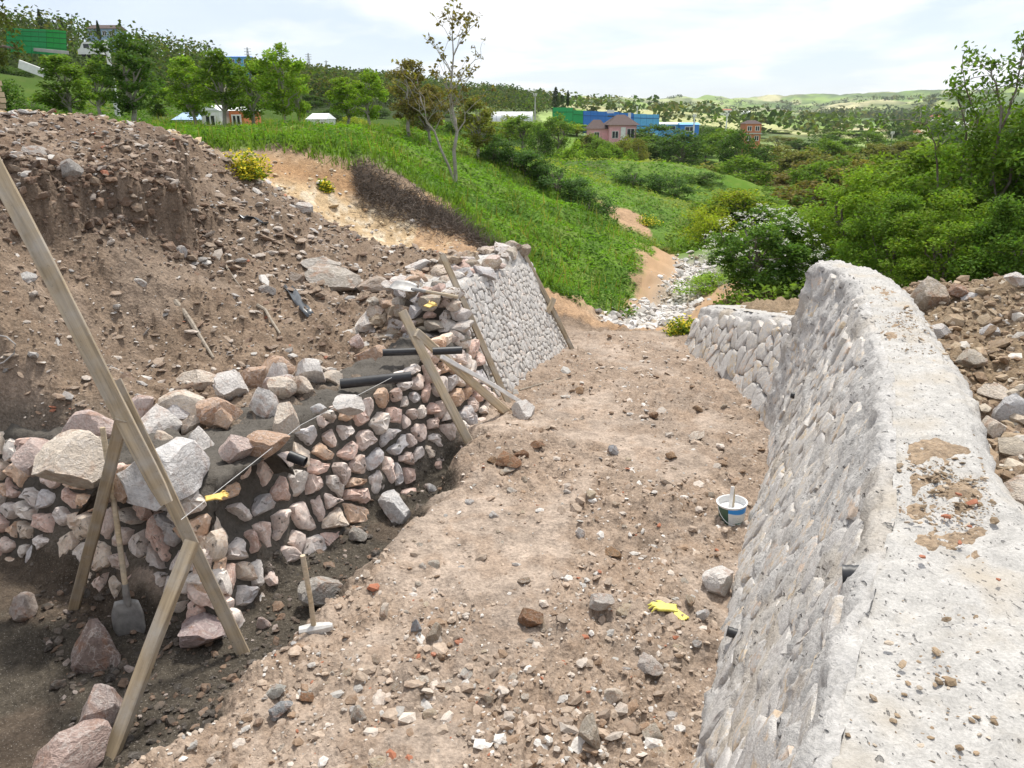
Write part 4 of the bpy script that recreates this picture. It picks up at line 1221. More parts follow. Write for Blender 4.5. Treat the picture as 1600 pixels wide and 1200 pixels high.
mesh_obj('label_print', lathe_mesh('label_print', [(lerp(TR0, TR1, z / TH) + 0.0012, z) for z in (0.014, 0.05, 0.09, 0.13, 0.172)], 'tub_label', 40), tub)
mesh_obj('rim', lathe_mesh('rim', [(TR1 - 0.001, TH - 0.004), (TR1 + 0.008, TH - 0.004), (TR1 + 0.009, TH + 0.002), (TR1 + 0.001, TH + 0.005), (TR1 - 0.005, TH + 0.001)], 'white_plastic', 40), tub)
bail = [(TR1 * 1.03 * math.cos(t) , -0.02 - TR1 * 0.9 * math.sin(t) * 1.05, TH * 0.9 - 0.125 * math.sin(t)) for t in np.linspace(math.pi * 0.52, math.pi, 12)]
mesh_obj('bail', tube_mesh('bail', bail, 0.0025, 'white_plastic', 6), tub)
o = beam('white_stick', bp + Vector((-0.03, -0.01, 0.12)), bp + Vector((-0.015, 0.015, 0.31)), 0.028, 0.012, 'white_paint', None, warp=0); o.name = 'stirring_stick'; tag(o, 'flat white stick standing in the plastic tub', 'stick')
o = beam('tan_stick', bp + Vector((0.005, 0.015, 0.12)), bp + Vector((0.0, 0.035, 0.285)), 0.022, 0.010, 'pale_batten', None, warp=0); o.name = 'stirring_stick'; tag(o, 'narrow tan stick standing behind the white one in the tub', 'stick')

# work gloves: palm, cuff and five bent fingers grown into one skin
def glove(name, loc, rz, label, mat, scale=1.0, side=1, rx=0.0, parent=None):
    bm = bmesh.new()
    def capsule(a, b, r0, r1):
        a = Vector(a); b = Vector(b)
        for i in range(7):
            f = i / 6
            m_ = Matrix.Translation(a.lerp(b, f)) @ Matrix.Scale(lerp(r0, r1, f), 4)
            bmesh.ops.create_icosphere(bm, subdivisions=1, radius=1.0, matrix=m_)
    for k in range(5):                            # palm
        capsule((-0.045, (k - 2) * 0.016 * side, 0.014), (0.045, (k - 2) * 0.019 * side, 0.016), 0.016, 0.017)
    capsule((-0.045, -0.036, 0.014), (-0.10, -0.040, 0.012), 0.013, 0.012); capsule((-0.045, 0.036, 0.014), (-0.10, 0.040, 0.012), 0.013, 0.012)
    for k in range(4): capsule((-0.045, (k - 1.5) * 0.02, 0.014), (-0.10, (k - 1.5) * 0.024, 0.011), 0.014, 0.011)
    for k, (ln, sp_) in enumerate(((0.062, -0.028), (0.078, -0.009), (0.074, 0.012), (0.054, 0.034))):
        y0 = sp_ * 1.05 * side; y1 = sp_ * (1.5 + 0.2 * k) * side
        capsule((0.045, y0, 0.017), (0.045 + ln * 0.55, (y0 + y1) / 2, 0.026 + 0.004 * k), 0.013, 0.0115)
        capsule((0.045 + ln * 0.55, (y0 + y1) / 2, 0.026 + 0.004 * k), (0.045 + ln, y1, 0.013), 0.0115, 0.0095)
    capsule((-0.01, -0.038 * side, 0.016), (0.022, -0.066 * side, 0.022), 0.014, 0.012); capsule((0.022, -0.066 * side, 0.022), (0.05, -0.074 * side, 0.016), 0.012, 0.010)
    me = bm_mesh(name, bm, M[mat], True)
    o = mesh_obj(name, me, parent, loc, (rx, 0, rz), (scale,) * 3)
    r = o.modifiers.new('skin', 'REMESH'); r.mode = 'VOXEL'; r.voxel_size = 0.006; r.use_smooth_shade = True
    s = o.modifiers.new('soft', 'SMOOTH'); s.iterations = 3
    tag(o, label, 'glove')
    return o
gp = hit(1038, 958)
glove('work_glove', gp + Vector((0, 0.03, 0.012)), math.pi * 0.97, 'yellow rubber glove lying palm up on the dirt with fingers spread', 'yellow_rubber', 0.80, 1)
gp = hit(1054, 960)
glove('work_glove', gp + Vector((0.01, -0.01, 0.004)), 2.2, 'second yellow rubber glove folded under the first on the dirt', 'yellow_rubber', 0.74, -1)
gp = hit(340, 776)
glove('work_glove', Vector((atz(338, 778, 0.70))), 0.4, 'orange and cream work glove lying on a stone of the unfinished wall', 'orange_yellow_rubber', 0.62, 1, 0.1)
glove('work_glove', aty(672, 478, 8.05), 1.2, 'small yellow glove left on the stacked stones beside the shovel', 'orange_yellow_rubber', 0.8, 1, 0.2)

# drain pipes
def pipe(name, a, b, r, label, ribbed=False, cat='pipe'):
    a = Vector(a); b = Vector(b); d = (b - a).normalized(); L = (b - a).length
    prof = []
    n = max(2, int(L / 0.012)) if ribbed else 2
    for i in range(n + 1):
        prof.append((r * (1 + (0.09 if ribbed and i % 2 else 0)), L * i / n))
    prof += [(r * 0.86, L), (r * 0.84, max(0, L - 0.12)), (0.001, max(0, L - 0.121))]
    prof = [(0.001, 0.0)] + prof
    o = mesh_obj(name, lathe_mesh(name, prof, 'black_plastic', 20), None, a, d.to_track_quat('Z', 'Y').to_euler())
    tag(o, label, cat)
    return o
pipe('drain_pipe', atz(532, 600, 0.70), atz(643, 588, 0.74), 0.046, 'long black drain pipe lying in the mortar by the leaning post')
pipe('drain_pipe', atz(598, 551, 0.80), atz(654, 549, 0.80), 0.036, 'shorter black drain pipe pointing at the timber post')
pipe('drain_pipe', atz(676, 549, 0.90), atz(722, 547, 0.90), 0.036, 'black drain pipe laid behind the timber brace under the rough stones')
pipe('drain_pipe', atz(452, 712, 0.50), atz(477, 722, 0.46), 0.042, 'short black pipe end poking from the unfinished wall face')
q = Vector(face_r(2.35, 1.28)[0]); nn = Vector(face_r(2.35, 1.28)[2])
def face_r_at(px, py):
    best = None
    for s in np.arange(0.8, 6.5, 0.04):
        for t in np.arange(0.0, 1.7, 0.04):
            p = face_r(s, t)[0]; v = p - Vector((0, 0, CAM_Z))
            dp = v.y * cp - v.z * sp; u = 800 + FPX * v.x / dp; w_ = 600 - FPX * (v.y * sp + v.z * cp) / dp
            e = (u - px) ** 2 + (w_ - py) ** 2
            if best is None or e < best[0]: best = (e, p, face_r(s, t)[2])
    return best[1], best[2]
q, nn = face_r_at(1336, 896)
pipe('drain_pipe', q - nn * 0.10 + Vector((0, 0, 0.03)), q + nn * 0.04 + Vector((0, 0, -0.04)), 0.036, 'crushed black ribbed drain end set in the pale wall below its top', True)
q, nn = face_r_at(1152, 988)
pipe('drain_pipe', q - nn * 0.05, q + nn * 0.07 + Vector((0, 0, -0.03)), 0.028, 'black ribbed drain end low at the foot of the pale wall', True)
q, nn = face_r_at(1203, 598)
pipe('drain_pipe', q - nn * 0.05, q + nn * 0.055 + Vector((0, 0, -0.02)), 0.028, 'small black drain end in the far part of the pale wall', False)
q = hit(405, 347)
# mason's line along the new wall
me = tube_mesh('string_line', [atz(283, 812, 0.70), atz(470, 664, 0.735), atz(612, 590, 0.78)], 0.0022, 'cord', 5)
tag(mesh_obj('string_line', me), 'thin pale string stretched along the top of the unfinished wall', 'string')

# dark plastic sheet, dead wood, wire on the bank
def strip(name, pts, wd, label, mat='dark_sheet', cat='plastic sheet'):
    V, F = [], []
    for i, p in enumerate(pts):
        p = Vector(p)
        for j in range(5):
            v = j / 4 - 0.5
            V.append(p + Vector((wd * v, 0.25 * wd * v, 0.03 * math.sin(i * 2.1 + j * 1.7) + 0.03)))
    for i in range(len(pts) - 1):
        for j in range(4):
            a = i * 5 + j; F.append((a, a + 1, a + 6, a + 5))
    o = mesh_obj(name, mesh_np(name, np.array([list(v) for v in V]), np.array(F), M[mat]))
    s = o.modifiers.new('thick', 'SOLIDIFY'); s.thickness = 0.006
    tag(o, label, cat)
strip('plastic_sheet', [hit(450, 452), hit(458, 462), hit(468, 474), hit(476, 486), hit(484, 497)], 0.11, 'torn dark plastic sheet hanging out of the earth bank')
strip('plastic_sheet', [hit(378, 342), hit(390, 344), hit(402, 347), hit(414, 352)], 0.10, 'dark plastic scrap on the rubble slope above the bank')
def stick(pts, r, label):
    P = [hit(*p) + Vector((0, 0, 0.02)) for p in pts]
    rr = [r * (1 - 0.6 * i / (len(P) - 1)) * random.uniform(0.8, 1.2) for i in range(len(P))]
    o = mesh_obj('dead_branch', tube_mesh('dead_branch', P, rr, 'dead_wood', 7)); tag(o, label, 'branch')
stick([(274, 474), (288, 490), (300, 508), (315, 532), (334, 562)], 0.034, 'grey split dead branch lying down the earth bank')
stick([(402, 480), (415, 487), (424, 503), (438, 524)], 0.026, 'bent pale root lying near the dark plastic sheet')
stick([(353, 418), (365, 436), (381, 458)], 0.013, 'thin pale stick on the upper earth bank')
stick([(812, 612), (860, 598), (898, 586)], 0.012, 'thin stick on the dirt at the finished wall foot')
P = [aty(-12, 522, 5.95), aty(10, 526, 5.9), aty(24, 538, 5.9), aty(22, 552, 5.88), aty(6, 566, 5.86), aty(-12, 572, 5.86)]
tag(mesh_obj('wire_loop', tube_mesh('wire_loop', P, 0.006, 'wire_metal', 6)), 'bent grey wire sticking out of the bank at the edge of view', 'wire')

# red brick shards and countable loose stones on the dirt floor
SHARD = [mesh_np('brick_shard', *rock_arrays(300 + i, 1, 7, 0.35, 0.7, 0.02), mat=M['brick_red'], smooth=True, sharp=20) for i in range(4)]
for k, (px, py, s) in enumerate([(502, 1037, 9), (592, 1133, 15), (494, 1178, 15), (612, 1184, 24), (640, 1186, 16), (652, 1028, 14), (585, 921, 22), (607, 1054, 10), (580, 1077, 8), (678, 1094, 10), (765, 1076, 8), (700, 1130, 8), (914, 997, 16), (1054, 997, 14), (905, 1108, 12), (919, 1082, 8), (1120, 860, 8), (1104, 1188, 9), (764, 1180, 10), (905, 905, 9), (841, 790, 9), (973, 770, 8), (1030, 822, 9), (668, 912, 9), (706, 1156, 10), (846, 1060, 8), (1083, 1000, 8), (1020, 1121, 7), (540, 968, 8), (790, 860, 8)]):
    p = hit(px, py); D = (p - Vector((0, 0, CAM_Z))).length; a = s / FPX * D / 2
    o = mesh_obj('brick_shard', SHARD[k % 4], None, p + Vector((0, 0, a * 0.25)), (random.uniform(-.3, .3), random.uniform(-.3, .3), random.uniform(0, 6)), (a, a * 0.6, a * 0.45))
    tag(o, 'small red brick shard lying on the dirt floor between the walls', 'brick shard', 'red brick shards on the dirt floor')
for k, (px, py, s) in enumerate([(1478, 806, 14), (1520, 785, 18), (1440, 870, 12), (1498, 772, 9), (1515, 822, 8), (1560, 905, 10), (1500, 848, 9)]):
    p = atz(px, py, Z_TOP + 0.015); D = (p - Vector((0, 0, CAM_Z))).length; a = s / FPX * D / 2
    o = mesh_obj('brick_shard', SHARD[k % 4], None, p, (0.1, 0.2, random.uniform(0, 6)), (a, a * 0.6, a * 0.4))
    tag(o, 'orange brick shard lying on the dusty concrete top of the pale wall', 'brick shard', 'brick shards on the concrete top')
cnt = 0
for k in range(900):
    if cnt >= 120: break
    px, py = random.uniform(420, 1190), random.uniform(560, 1195)
    p = atz(px, py, 0.0)
    X = np.array([p.x]); Y = np.array([p.y]); wts = weights(X, Y)
    if wts[2][0] < 0.97 or wts[3][0] > 0.1 or wts[1][0] < 0.15: continue
    p = hit(px, py); a = 0.018 + 0.03 * random.random() ** 2.2
    o = stone('loose_stone', 'quarry_stone', p + Vector((0, 0, a * 0.2)), (a * random.uniform(0.9, 1.5), a, a * random.uniform(0.5, 0.8)), (random.uniform(-.3, .3), random.uniform(-.3, .3), random.uniform(0, 6)), EARTHY + PALEST)
    tag(o, 'small loose stone scattered on the trodden dirt floor', 'stone', 'small stones on the dirt floor'); cnt += 1
cl_n = 0
for px, py, s in [(795, 725, 44), (815, 712, 26), (838, 698, 26), (770, 722, 22), (830, 970, 42), (1020, 650, 16), (905, 613, 22), (955, 868, 30), (480, 1090, 30), (1090, 640, 16), (1050, 715, 20)]:
    p = hit(px, py); D = (p - Vector((0, 0, CAM_Z))).length; a = s / FPX * D / 2
    o = stone('earth_clod', 'earthy_stone', p + Vector((0, 0, a * 0.25)), (a, a * 0.9, a * 0.55), (0, 0, random.uniform(0, 6)), [(0.27, 0.15, 0.085), (0.30, 0.19, 0.11)], None, True)
    tag(o, 'reddish brown clod of earth on the dirt floor', 'clod', 'earth clods on the dirt floor')

# ------------------------------------------------------------------ grit, chips and rubble too many to count
def pebble_protos(sub, n=8, seed=500, planes=6):
    return [rock_arrays(seed + i, sub, planes, 0.45, 0.85, 0.06) for i in range(n)]
P0 = []
for i in range(10):
    rg = np.random.default_rng(900 + i); bm = bmesh.new(); bmesh.ops.create_icosphere(bm, subdivisions=1, radius=1.0)
    bmesh.ops.delete(bm, geom=[], context='VERTS'); bm.free()
    t = (1 + 5 ** .5) / 2
    V = np.array([(-1, t, 0), (1, t, 0), (-1, -t, 0), (1, -t, 0), (0, -1, t), (0, 1, t), (0, -1, -t), (0, 1, -t), (t, 0, -1), (t, 0, 1), (-t, 0, -1), (-t, 0, 1)]) / 1.9
    F = np.array([(0, 11, 5), (0, 5, 1), (0, 1, 7), (0, 7, 10), (0, 10, 11), (1, 5, 9), (5, 11, 4), (11, 10, 2), (10, 7, 6), (7, 1, 8), (3, 9, 4), (3, 4, 2), (3, 2, 6), (3, 6, 8), (3, 8, 9), (4, 9, 5), (2, 4, 11), (6, 2, 10), (8, 6, 7), (9, 8, 1)])
    V = V * rg.uniform(0.65, 1.25, size=V.shape)
    P0.append((V, F))
P1 = pebble_protos(1)
def rubble(name, X, Y, size, cols, label, protos=P0, flat=0.6, Z=None, sink=0.15, mat='pebble'):
    n = len(X)
    Zg = height(X, Y) if Z is None else Z
    a = RNG.uniform(0, 6.283, n); tx = RNG.normal(0, 0.25, n); ty = RNG.normal(0, 0.25, n)
    ca, sa = np.cos(a), np.sin(a)
    sx = size * RNG.uniform(0.8, 1.45, n); sy = size * RNG.uniform(0.7, 1.1, n); sz = size * RNG.uniform(0.6, 1.15, n) * flat
    VV, FF, CC, o = [], [], [], 0
    pick = RNG.integers(0, len(protos), n)
    for k, (V, F) in enumerate(protos):
        m = np.where(pick == k)[0]
        if not len(m): continue
        L = V[None] * np.stack([sx[m], sy[m], sz[m]], -1)[:, None]
        x = L[..., 0] * ca[m, None] - L[..., 1] * sa[m, None]; y = L[..., 0] * sa[m, None] + L[..., 1] * ca[m, None]
        z = L[..., 2] + tx[m, None] * x + ty[m, None] * y
        P = np.stack([x + X[m, None], y + Y[m, None], z + (Zg[m] + sz[m] * (0.5 - sink))[:, None]], -1)
        VV.append(P.reshape(-1, 3)); nv = V.shape[0]
        FF.append((F[None] + (np.arange(len(m)) * nv)[:, None, None] + o).reshape(-1, 3)); o += len(m) * nv
        CC.append(np.repeat(cols[m], nv, 0))
    me = mesh_np(name, np.concatenate(VV), np.concatenate(FF), M[mat], np.concatenate(CC), True, 25)
    ob = mesh_obj(name, me); tag(ob, label, None, None, 'stuff')
    return ob
def palette(n, cols, wts):
    k = RNG.choice(len(cols), n, p=np.array(wts) / sum(wts))
    return np.array(cols)[k] * RNG.uniform(0.75, 1.2, (n, 1))
def polar(n, a0, a1, r0, r1):
    a = np.radians(RNG.uniform(a0, a1, n)); r = np.exp(RNG.uniform(math.log(r0), math.log(r1), n))
    return r * np.sin(a), r * np.cos(a)
def psize(n, lo, hi, k=1.6):
    u = RNG.random(n); return (lo ** -k + u * (hi ** -k - lo ** -k)) ** (-1 / k)
x, y = polar(24000, -36, 36, 2.3, 13.8)
wt = weights(x, y); m = (wt[2] > 0.95) & (wt[3] < 0.15) & (RNG.random(len(x)) < 0.16 + 1.2 * (1 - sstep(-0.1, 0.35, fbm(x * 0.75, y * 0.5, 3, 61))))
x, y = x[m], y[m]
rubble('gravel', x, y, psize(len(x), 0.0065, 0.05, 1.65) * (0.8 + 0.055 * np.hypot(x, y)) * np.where(fbm(x * 1.1, y * 1.1, 2, 62) > 0.15, 1.25, 0.9), palette(len(x), [(.40, .32, .25), (.34, .265, .205), (.52, .46, .40), (.62, .59, .55), (.27, .19, .13), (.36, .16, .10), (.42, .40, .37)], [30, 22, 13, 8, 14, 1.0, 6]), 'fine gravel and crumbs of earth strewn over the dirt floor', sink=0.4)
x, y = polar(24000, -38, 4, 4.8, 14.2)
wt = weights(x, y); m = (wt[2] < 0.35) & (x < -0.5 + 0.0 * y) & ~((wt[1] > -0.85) & (y < 8.3) & (x > -3.4)) & (wt[1] < -0.45)
x, y = x[m], y[m]
upm = wt[4][m]; rr = np.hypot(x, y)
dens = np.where((upm > 0.3) | (rr > 9.2), 1.0, 0.6)
m = RNG.random(len(x)) < dens; x, y, upm, rr = x[m], y[m], upm[m], rr[m]
rubble('rubble', x, y, psize(len(x), 0.011, 0.085, 1.5) * np.where((upm > 0.3) | (rr > 9.4), 1.08, 0.8), palette(len(x), [(.30, .235, .18), (.235, .175, .13), (.42, .37, .32), (.54, .51, .47), (.18, .125, .09), (.36, .15, .09), (.33, .31, .29)], [30, 22, 14, 6, 14, 1.2, 9]), 'broken rubble, chips and clods covering the earth bank', P0, 0.5)
q = np.array(LIP); k = RNG.uniform(0, len(q) - 2.01, 1500); i = k.astype(int); f = (k - i)[:, None]
pq = q[i] + (q[i + 1] - q[i]) * f + RNG.normal(0, 0.16, (1500, 2))
rubble('clods', pq[:, 0], pq[:, 1], psize(1500, 0.014, 0.075, 1.5), palette(1500, [(.17, .115, .08), (.125, .085, .06), (.24, .18, .13), (.34, .29, .25)], [20, 20, 9, 3]), 'dark crumbling clods along the undercut lip of the bank', P1, 0.8, sink=0.3)
x, y = polar(15000, 22, 52, 2.2, 10.5)
m = (x > np.interp(y, [q[1] for q in RT], [q[0] for q in RT]) + np.where(y < 2.9, 0.95, 0.52)) & (weights(x, y)[2] < 0.05) & (y < 8.8)
x, y = x[m], y[m]
rubble('spoil_rubble', x, y, psize(len(x), 0.012, 0.085, 1.5), palette(len(x), [(.30, .22, .145), (.24, .17, .11), (.46, .40, .32), (.56, .52, .46), (.36, .28, .19)], [26, 20, 10, 6, 12]), 'clods and stones of the spoil heap behind the pale wall', P0, 0.7)
x, y = polar(3800, -36, 0, 3.0, 7.6)
wt = weights(x, y); m = wt[3] > 0.5
x, y = x[m], y[m]
rubble('trench_rubble', x, y, psize(len(x), 0.010, 0.05, 1.6), palette(len(x), [(.12, .10, .082), (.20, .14, .10), (.33, .28, .25), (.075, .065, .055)], [30, 14, 4, 24]), 'small stones and lumps in the wet trench', P0, 0.6)
t = RNG.random(2600); k = t * (len(STREAM) - 1.01); i = k.astype(int); f = k - i
S = np.array(STREAM); x = S[i, 0] + (S[i + 1, 0] - S[i, 0]) * f; y = S[i, 1] + (S[i + 1, 1] - S[i, 1]) * f
x = x + RNG.normal(0, 0.27, len(x)); y = y + RNG.normal(0, 0.4, len(y))
rubble('stream_stones', x, y, psize(len(x), 0.03, 0.13, 1.6), palette(len(x), [(.60, .575, .54), (.50, .47, .43), (.66, .64, .62), (.46, .38, .28)], [20, 12, 12, 5]), 'pale stones filling the stream bed', P1, 0.6)
x, y = polar(1500, -36, 2, 13.3, 18.0); m = (poly_sd(x, y, GREEN_POLY) < -0.1) & (weights(x, y)[2] < 0.2)
x, y = x[m], y[m]
rubble('scarp_chips', x, y, psize(len(x), 0.02, 0.11, 1.6), palette(len(x), [(.52, .40, .25), (.58, .52, .42), (.40, .27, .15), (.55, .52, .5)], [20, 12, 9, 6]), 'chips lying on the ochre scarp', P0, 0.5)
# earth trodden onto the concrete top
for (ya, yb, xa, xb, amt) in ((2.2, 3.35, 0.08, 0.50, 0.022), (4.95, 5.45, 0.06, 0.40, 0.008), (5.9, 6.5, 0.06, 0.36, 0.009)):
    yy = np.linspace(ya, yb, 70); xx = np.linspace(xa, xb, 40); YY, XX = np.meshgrid(yy, xx, indexing='ij')
    X_ = np.array([[rw_top(v)] for v in yy]) + XX
    e = np.minimum.reduce([(YY - ya) / (yb - ya), (yb - YY) / (yb - ya), (XX - xa) / 0.4, (xb - XX) / 0.3])
    Zm = Z_TOP + 0.02 * np.sin(YY * 2.1) + amt * (fbm(X_ * 5, YY * 5, 4, 77) * 0.9 + np.clip(e * 7, -1, 1.15) - 0.95) + fbm(X_ * 30, YY * 30, 2, 78) * amt * 0.3 - 0.06 * np.clip((XX - 0.36) / 0.1, 0, 1) ** 2
    I = np.arange(YY.size).reshape(YY.shape); F = np.stack([I[:-1, :-1], I[:-1, 1:], I[1:, 1:], I[1:, :-1]], -1).reshape(-1, 4)
    me = mesh_np('earth_layer', np.stack([X_, YY, Zm], -1).reshape(-1, 3), F, M['ground'], np.tile(np.array([[0.30, 0.225, 0.155]]), (YY.size, 1)))
    tag(mesh_obj('earth_layer', me), 'brown earth trodden onto the concrete top of the pale wall', None, None, 'stuff')
# crumbs on the concrete top
n = 5200; yy = RNG.uniform(1.2, 7.4, n); d = 0.5 * np.clip((fbm(yy * 1.1, yy * 0, 2, 71) + 0.3), 0, 1) + 2.2 * np.exp(-((yy - 2.75) / 0.28) ** 2) + 1.0 * np.exp(-((yy - 5.4) / 0.2) ** 2)
m = RNG.random(n) < d * 0.6; yy = yy[m]; xx = np.array([rw_top(v) for v in yy]) + np.clip(0.27 + RNG.normal(0, 0.10, len(yy)), 0.07, 0.42)
rubble('crumbs', xx, yy, psize(len(xx), 0.003, 0.020, 1.7), palette(len(xx), [(.32, .24, .16), (.26, .19, .12), (.45, .38, .30)], [5, 4, 3]), 'crumbs of brown earth on the concrete top', P0, 0.5, Z=np.full(len(xx), Z_TOP + 0.006))
# ------------------------------------------------------------------ vegetation
def leaf_quads(C, L, Wd, up=0.3, droop=0.0, rng=RNG):
    """diamond leaves at C (n,3), length L, width Wd -> verts (4n,3), faces (n,4)"""
    n = len(C)
    nz = rng.normal(size=(n, 3)); nz[:, 2] = np.abs(nz[:, 2]) * (1 + up) + up; nz /= np.linalg.norm(nz, axis=1, keepdims=True)
    a = rng.normal(size=(n, 3)); a -= (a * nz).sum(1, keepdims=True) * nz; a /= np.linalg.norm(a, axis=1, keepdims=True)
    a[:, 2] -= droop; b = np.cross(nz, a)
    L = np.broadcast_to(L, n)[:, None]; Wd = np.broadcast_to(Wd, n)[:, None]
    V = np.stack([C - a * L * 0.5, C + b * Wd * 0.5 - a * L * 0.08, C + a * L * 0.5, C - b * Wd * 0.5 - a * L * 0.08], 1).reshape(-1, 3)
    return V, np.arange(4 * n).reshape(n, 4)
def leaf_mesh(name, C, L, Wd, cols, up=0.3, mat='leaf', rng=RNG):
    V, F = leaf_quads(C, L, Wd, up, 0.0, rng)
    return mesh_np(name, V, F, M[mat], np.repeat(cols, 4, 0), False)
def tubes_mesh(name, segs, mat, seg=5):
    VV, FF, o = [], [], 0
    for pts, rad_ in segs:
        P = np.array(pts, float); n = len(P)
        d = np.gradient(P, axis=0); d /= np.linalg.norm(d, axis=1, keepdims=True) + 1e-9
        ref = np.array([0.31, 0.17, 0.05]); a = np.cross(d, ref); a /= np.linalg.norm(a, axis=1, keepdims=True) + 1e-9; b = np.cross(d, a)
        t = np.arange(seg) * 2 * math.pi / seg
        V = P[:, None] + (a[:, None] * np.cos(t)[None, :, None] + b[:, None] * np.sin(t)[None, :, None]) * np.array(rad_)[:, None, None]
        VV.append(V.reshape(-1, 3)); I = np.arange(n * seg).reshape(n, seg) + o
        FF.append(np.stack([I[:-1], np.roll(I[:-1], -1, 1), np.roll(I[1:], -1, 1), I[1:]], -1).reshape(-1, 4)); o += n * seg
    return mesh_np(name, np.concatenate(VV), np.concatenate(FF), M[mat], None, True)
def bend(a, b, r0, r1, rg, n=5, wob=0.06):
    a = np.array(a, float); b = np.array(b, float); L = np.linalg.norm(b - a)
    t = np.linspace(0, 1, n)[:, None]
    P = a + (b - a) * t + rg.normal(0, wob * L, (n, 3)) * np.sin(t * math.pi)
    P[:, 2] += 0.08 * L * np.sin(t[:, 0] * math.pi)
    return P, np.linspace(r0, r1, n)
def tree_proto(seed, h, cr, trunk, nclump, nleaf, leaf, bark='bark', stems=1, top=0.85, clump=0.34, low=0.0, shell=0.5, wfac=0.6, spread=0.02):
    rg = np.random.default_rng(seed)
    rz = (h - trunk) / 2; cz = trunk + rz
    C = []
    while len(C) < nclump:
        p = rg.uniform(-1, 1, 3); q = np.linalg.norm(p)
        if q > 1 or q < shell * rg.random(): continue
        if p[2] < -0.75 + low: continue
        k = 1.0 - 0.28 * max(0, p[2]) ** 2 if p[2] > 0 else 1.0
        C.append((p[0] * cr * k * rg.uniform(0.8, 1.12), p[1] * cr * k * rg.uniform(0.8, 1.12), cz + p[2] * rz * top))
    C = np.array(C)
    rc = cr * clump * rg.uniform(0.55, 1.15, len(C))
    wt_ = rc ** 2 / (rc ** 2).sum(); cnt_ = np.maximum(3, (wt_ * nleaf).astype(int))
    P, cols = [], []
    for c, r, m in zip(C, rc, cnt_):
        d = rg.normal(size=(m, 3)); d /= np.linalg.norm(d, axis=1, keepdims=True)
        P.append(c + d * (r * rg.random((m, 1)) ** 0.45) * np.array([1, 1, 0.72]))
        tone = rg.uniform(0.78, 1.18)
        cols.append(np.clip(rg.normal(tone, 0.16, (m, 1)), 0.4, 1.6) * (1 + rg.normal(0, 0.06, (m, 3))))
    P = np.concatenate(P); cols = np.concatenate(cols)
    V, F = leaf_quads(P, leaf * rg.uniform(0.7, 1.3, len(P)), leaf * wfac * rg.uniform(0.7, 1.3, len(P)), 0.35, 0, rg)
    crown = mesh_np('crown', V, F, M['leaf'], np.repeat(cols, 4, 0), False)
    segs = []
    r0 = 0.022 * h + 0.01
    for s in range(stems):
        bx, by = (rg.normal(0, 0.12, 2) if stems > 1 else (0, 0))
        topx, topy = rg.normal(0, 0.05 * h if stems == 1 else 0.28 * cr, 2)
        P_, R_2 = bend((bx, by, -0.15), (topx, topy, trunk + rz * 1.45), r0 / (stems ** .5), r0 * 0.22, rg, 8, spread)
        segs.append((P_, R_2))
        for c in C[rg.permutation(len(C))[:max(5, 16 // stems)]]:
            k = min(7, max(2, int(7 * rg.uniform(0.35, 0.9) * min(1, c[2] / (trunk + rz * 1.6)))))
            segs.append(bend(P_[k], c, R_2[k] * 0.6, 0.008 + 0.002 * h, rg))
    wood = tubes_mesh('trunk', segs, bark, 6)
    return crown, wood
def plant(name, proto, loc, scale, rz, col, label, cat='tree', group=None, parts=('crown', 'trunk')):
    r = empty(name, loc, rz)
    sc = scale if hasattr(scale, '__len__') else (scale,) * 3
    r.scale = sc
    for me, nm in zip(proto, parts):
        o = bpy.data.objects.new(nm, me); o.color = (*col, 1); link(o, r)
    tag(r, label, cat, group)
    return r
# leaf colours
G_FRESH = (0.115, 0.195, 0.035); G_MID = (0.080, 0.142, 0.031); G_DARK = (0.042, 0.085, 0.026); G_YEL = (0.165, 0.215, 0.035); G_DULL = (0.105, 0.120, 0.045); G_BROWN = (0.110, 0.106, 0.052); G_BLUE = (0.045, 0.075, 0.032)

# young trees planted along the terrace: (photo x, foot y, top y, crown width px, distance, colour, label)
YT = [tree_proto(20 + k, 4.0, 1.1, 0.75, 46, 4200, 0.15, 'grey_bark', 1, 0.97, 0.36, low=-0.25) for k in range(4)]
rows_ = [(112, 190, 86, 84, 33, G_MID, 'first round planted tree right of the trunk at the left edge'),
         (158, 186, 92, 62, 40, G_MID, 'planted tree partly behind the tallest one before the pale post'),
         (212, 196, 52, 92, 31, G_DARK, 'tallest dark planted tree directly above the rubble crest'),
         (248, 190, 128, 50, 42, G_MID, 'low planted tree to the right of the tallest dark one'),
         (305, 200, 88, 70, 36, G_FRESH, 'broad planted tree in front of the white shed'),
         (352, 203, 76, 74, 35, G_MID, 'planted tree in front of the orange shed'),
         (398, 198, 92, 66, 38, G_MID, 'planted tree just left of the one with the ragged tip'),
         (445, 200, 68, 76, 34, G_FRESH, 'planted tree with a ragged pointed tip in the terrace row'),
         (468, 196, 100, 40, 37, G_FRESH, 'slim planted tree beside the ragged tipped one'),
         (544, 208, 120, 58, 36, G_FRESH, 'left one of the two round trees before the grey ridge'),
         (579, 212, 108, 56, 34, G_FRESH, 'right one of the two round trees before the grey ridge')]
for k, (px, fy_, ty_, wd, Y, cl, lb) in enumerate(rows_):
    f = aty(px, fy_, Y); f.z = H(f.x, f.y); tp = aty(px, ty_, Y)
    hgt = tp.z - f.z; cw = wd / FPX * Y / cp / 2
    plant('planted_tree', YT[k % 4], f, (cw / 1.15, cw / 1.15, hgt / 4.0), k * 1.3, cl, lb, 'tree', 'young trees planted along the terrace')
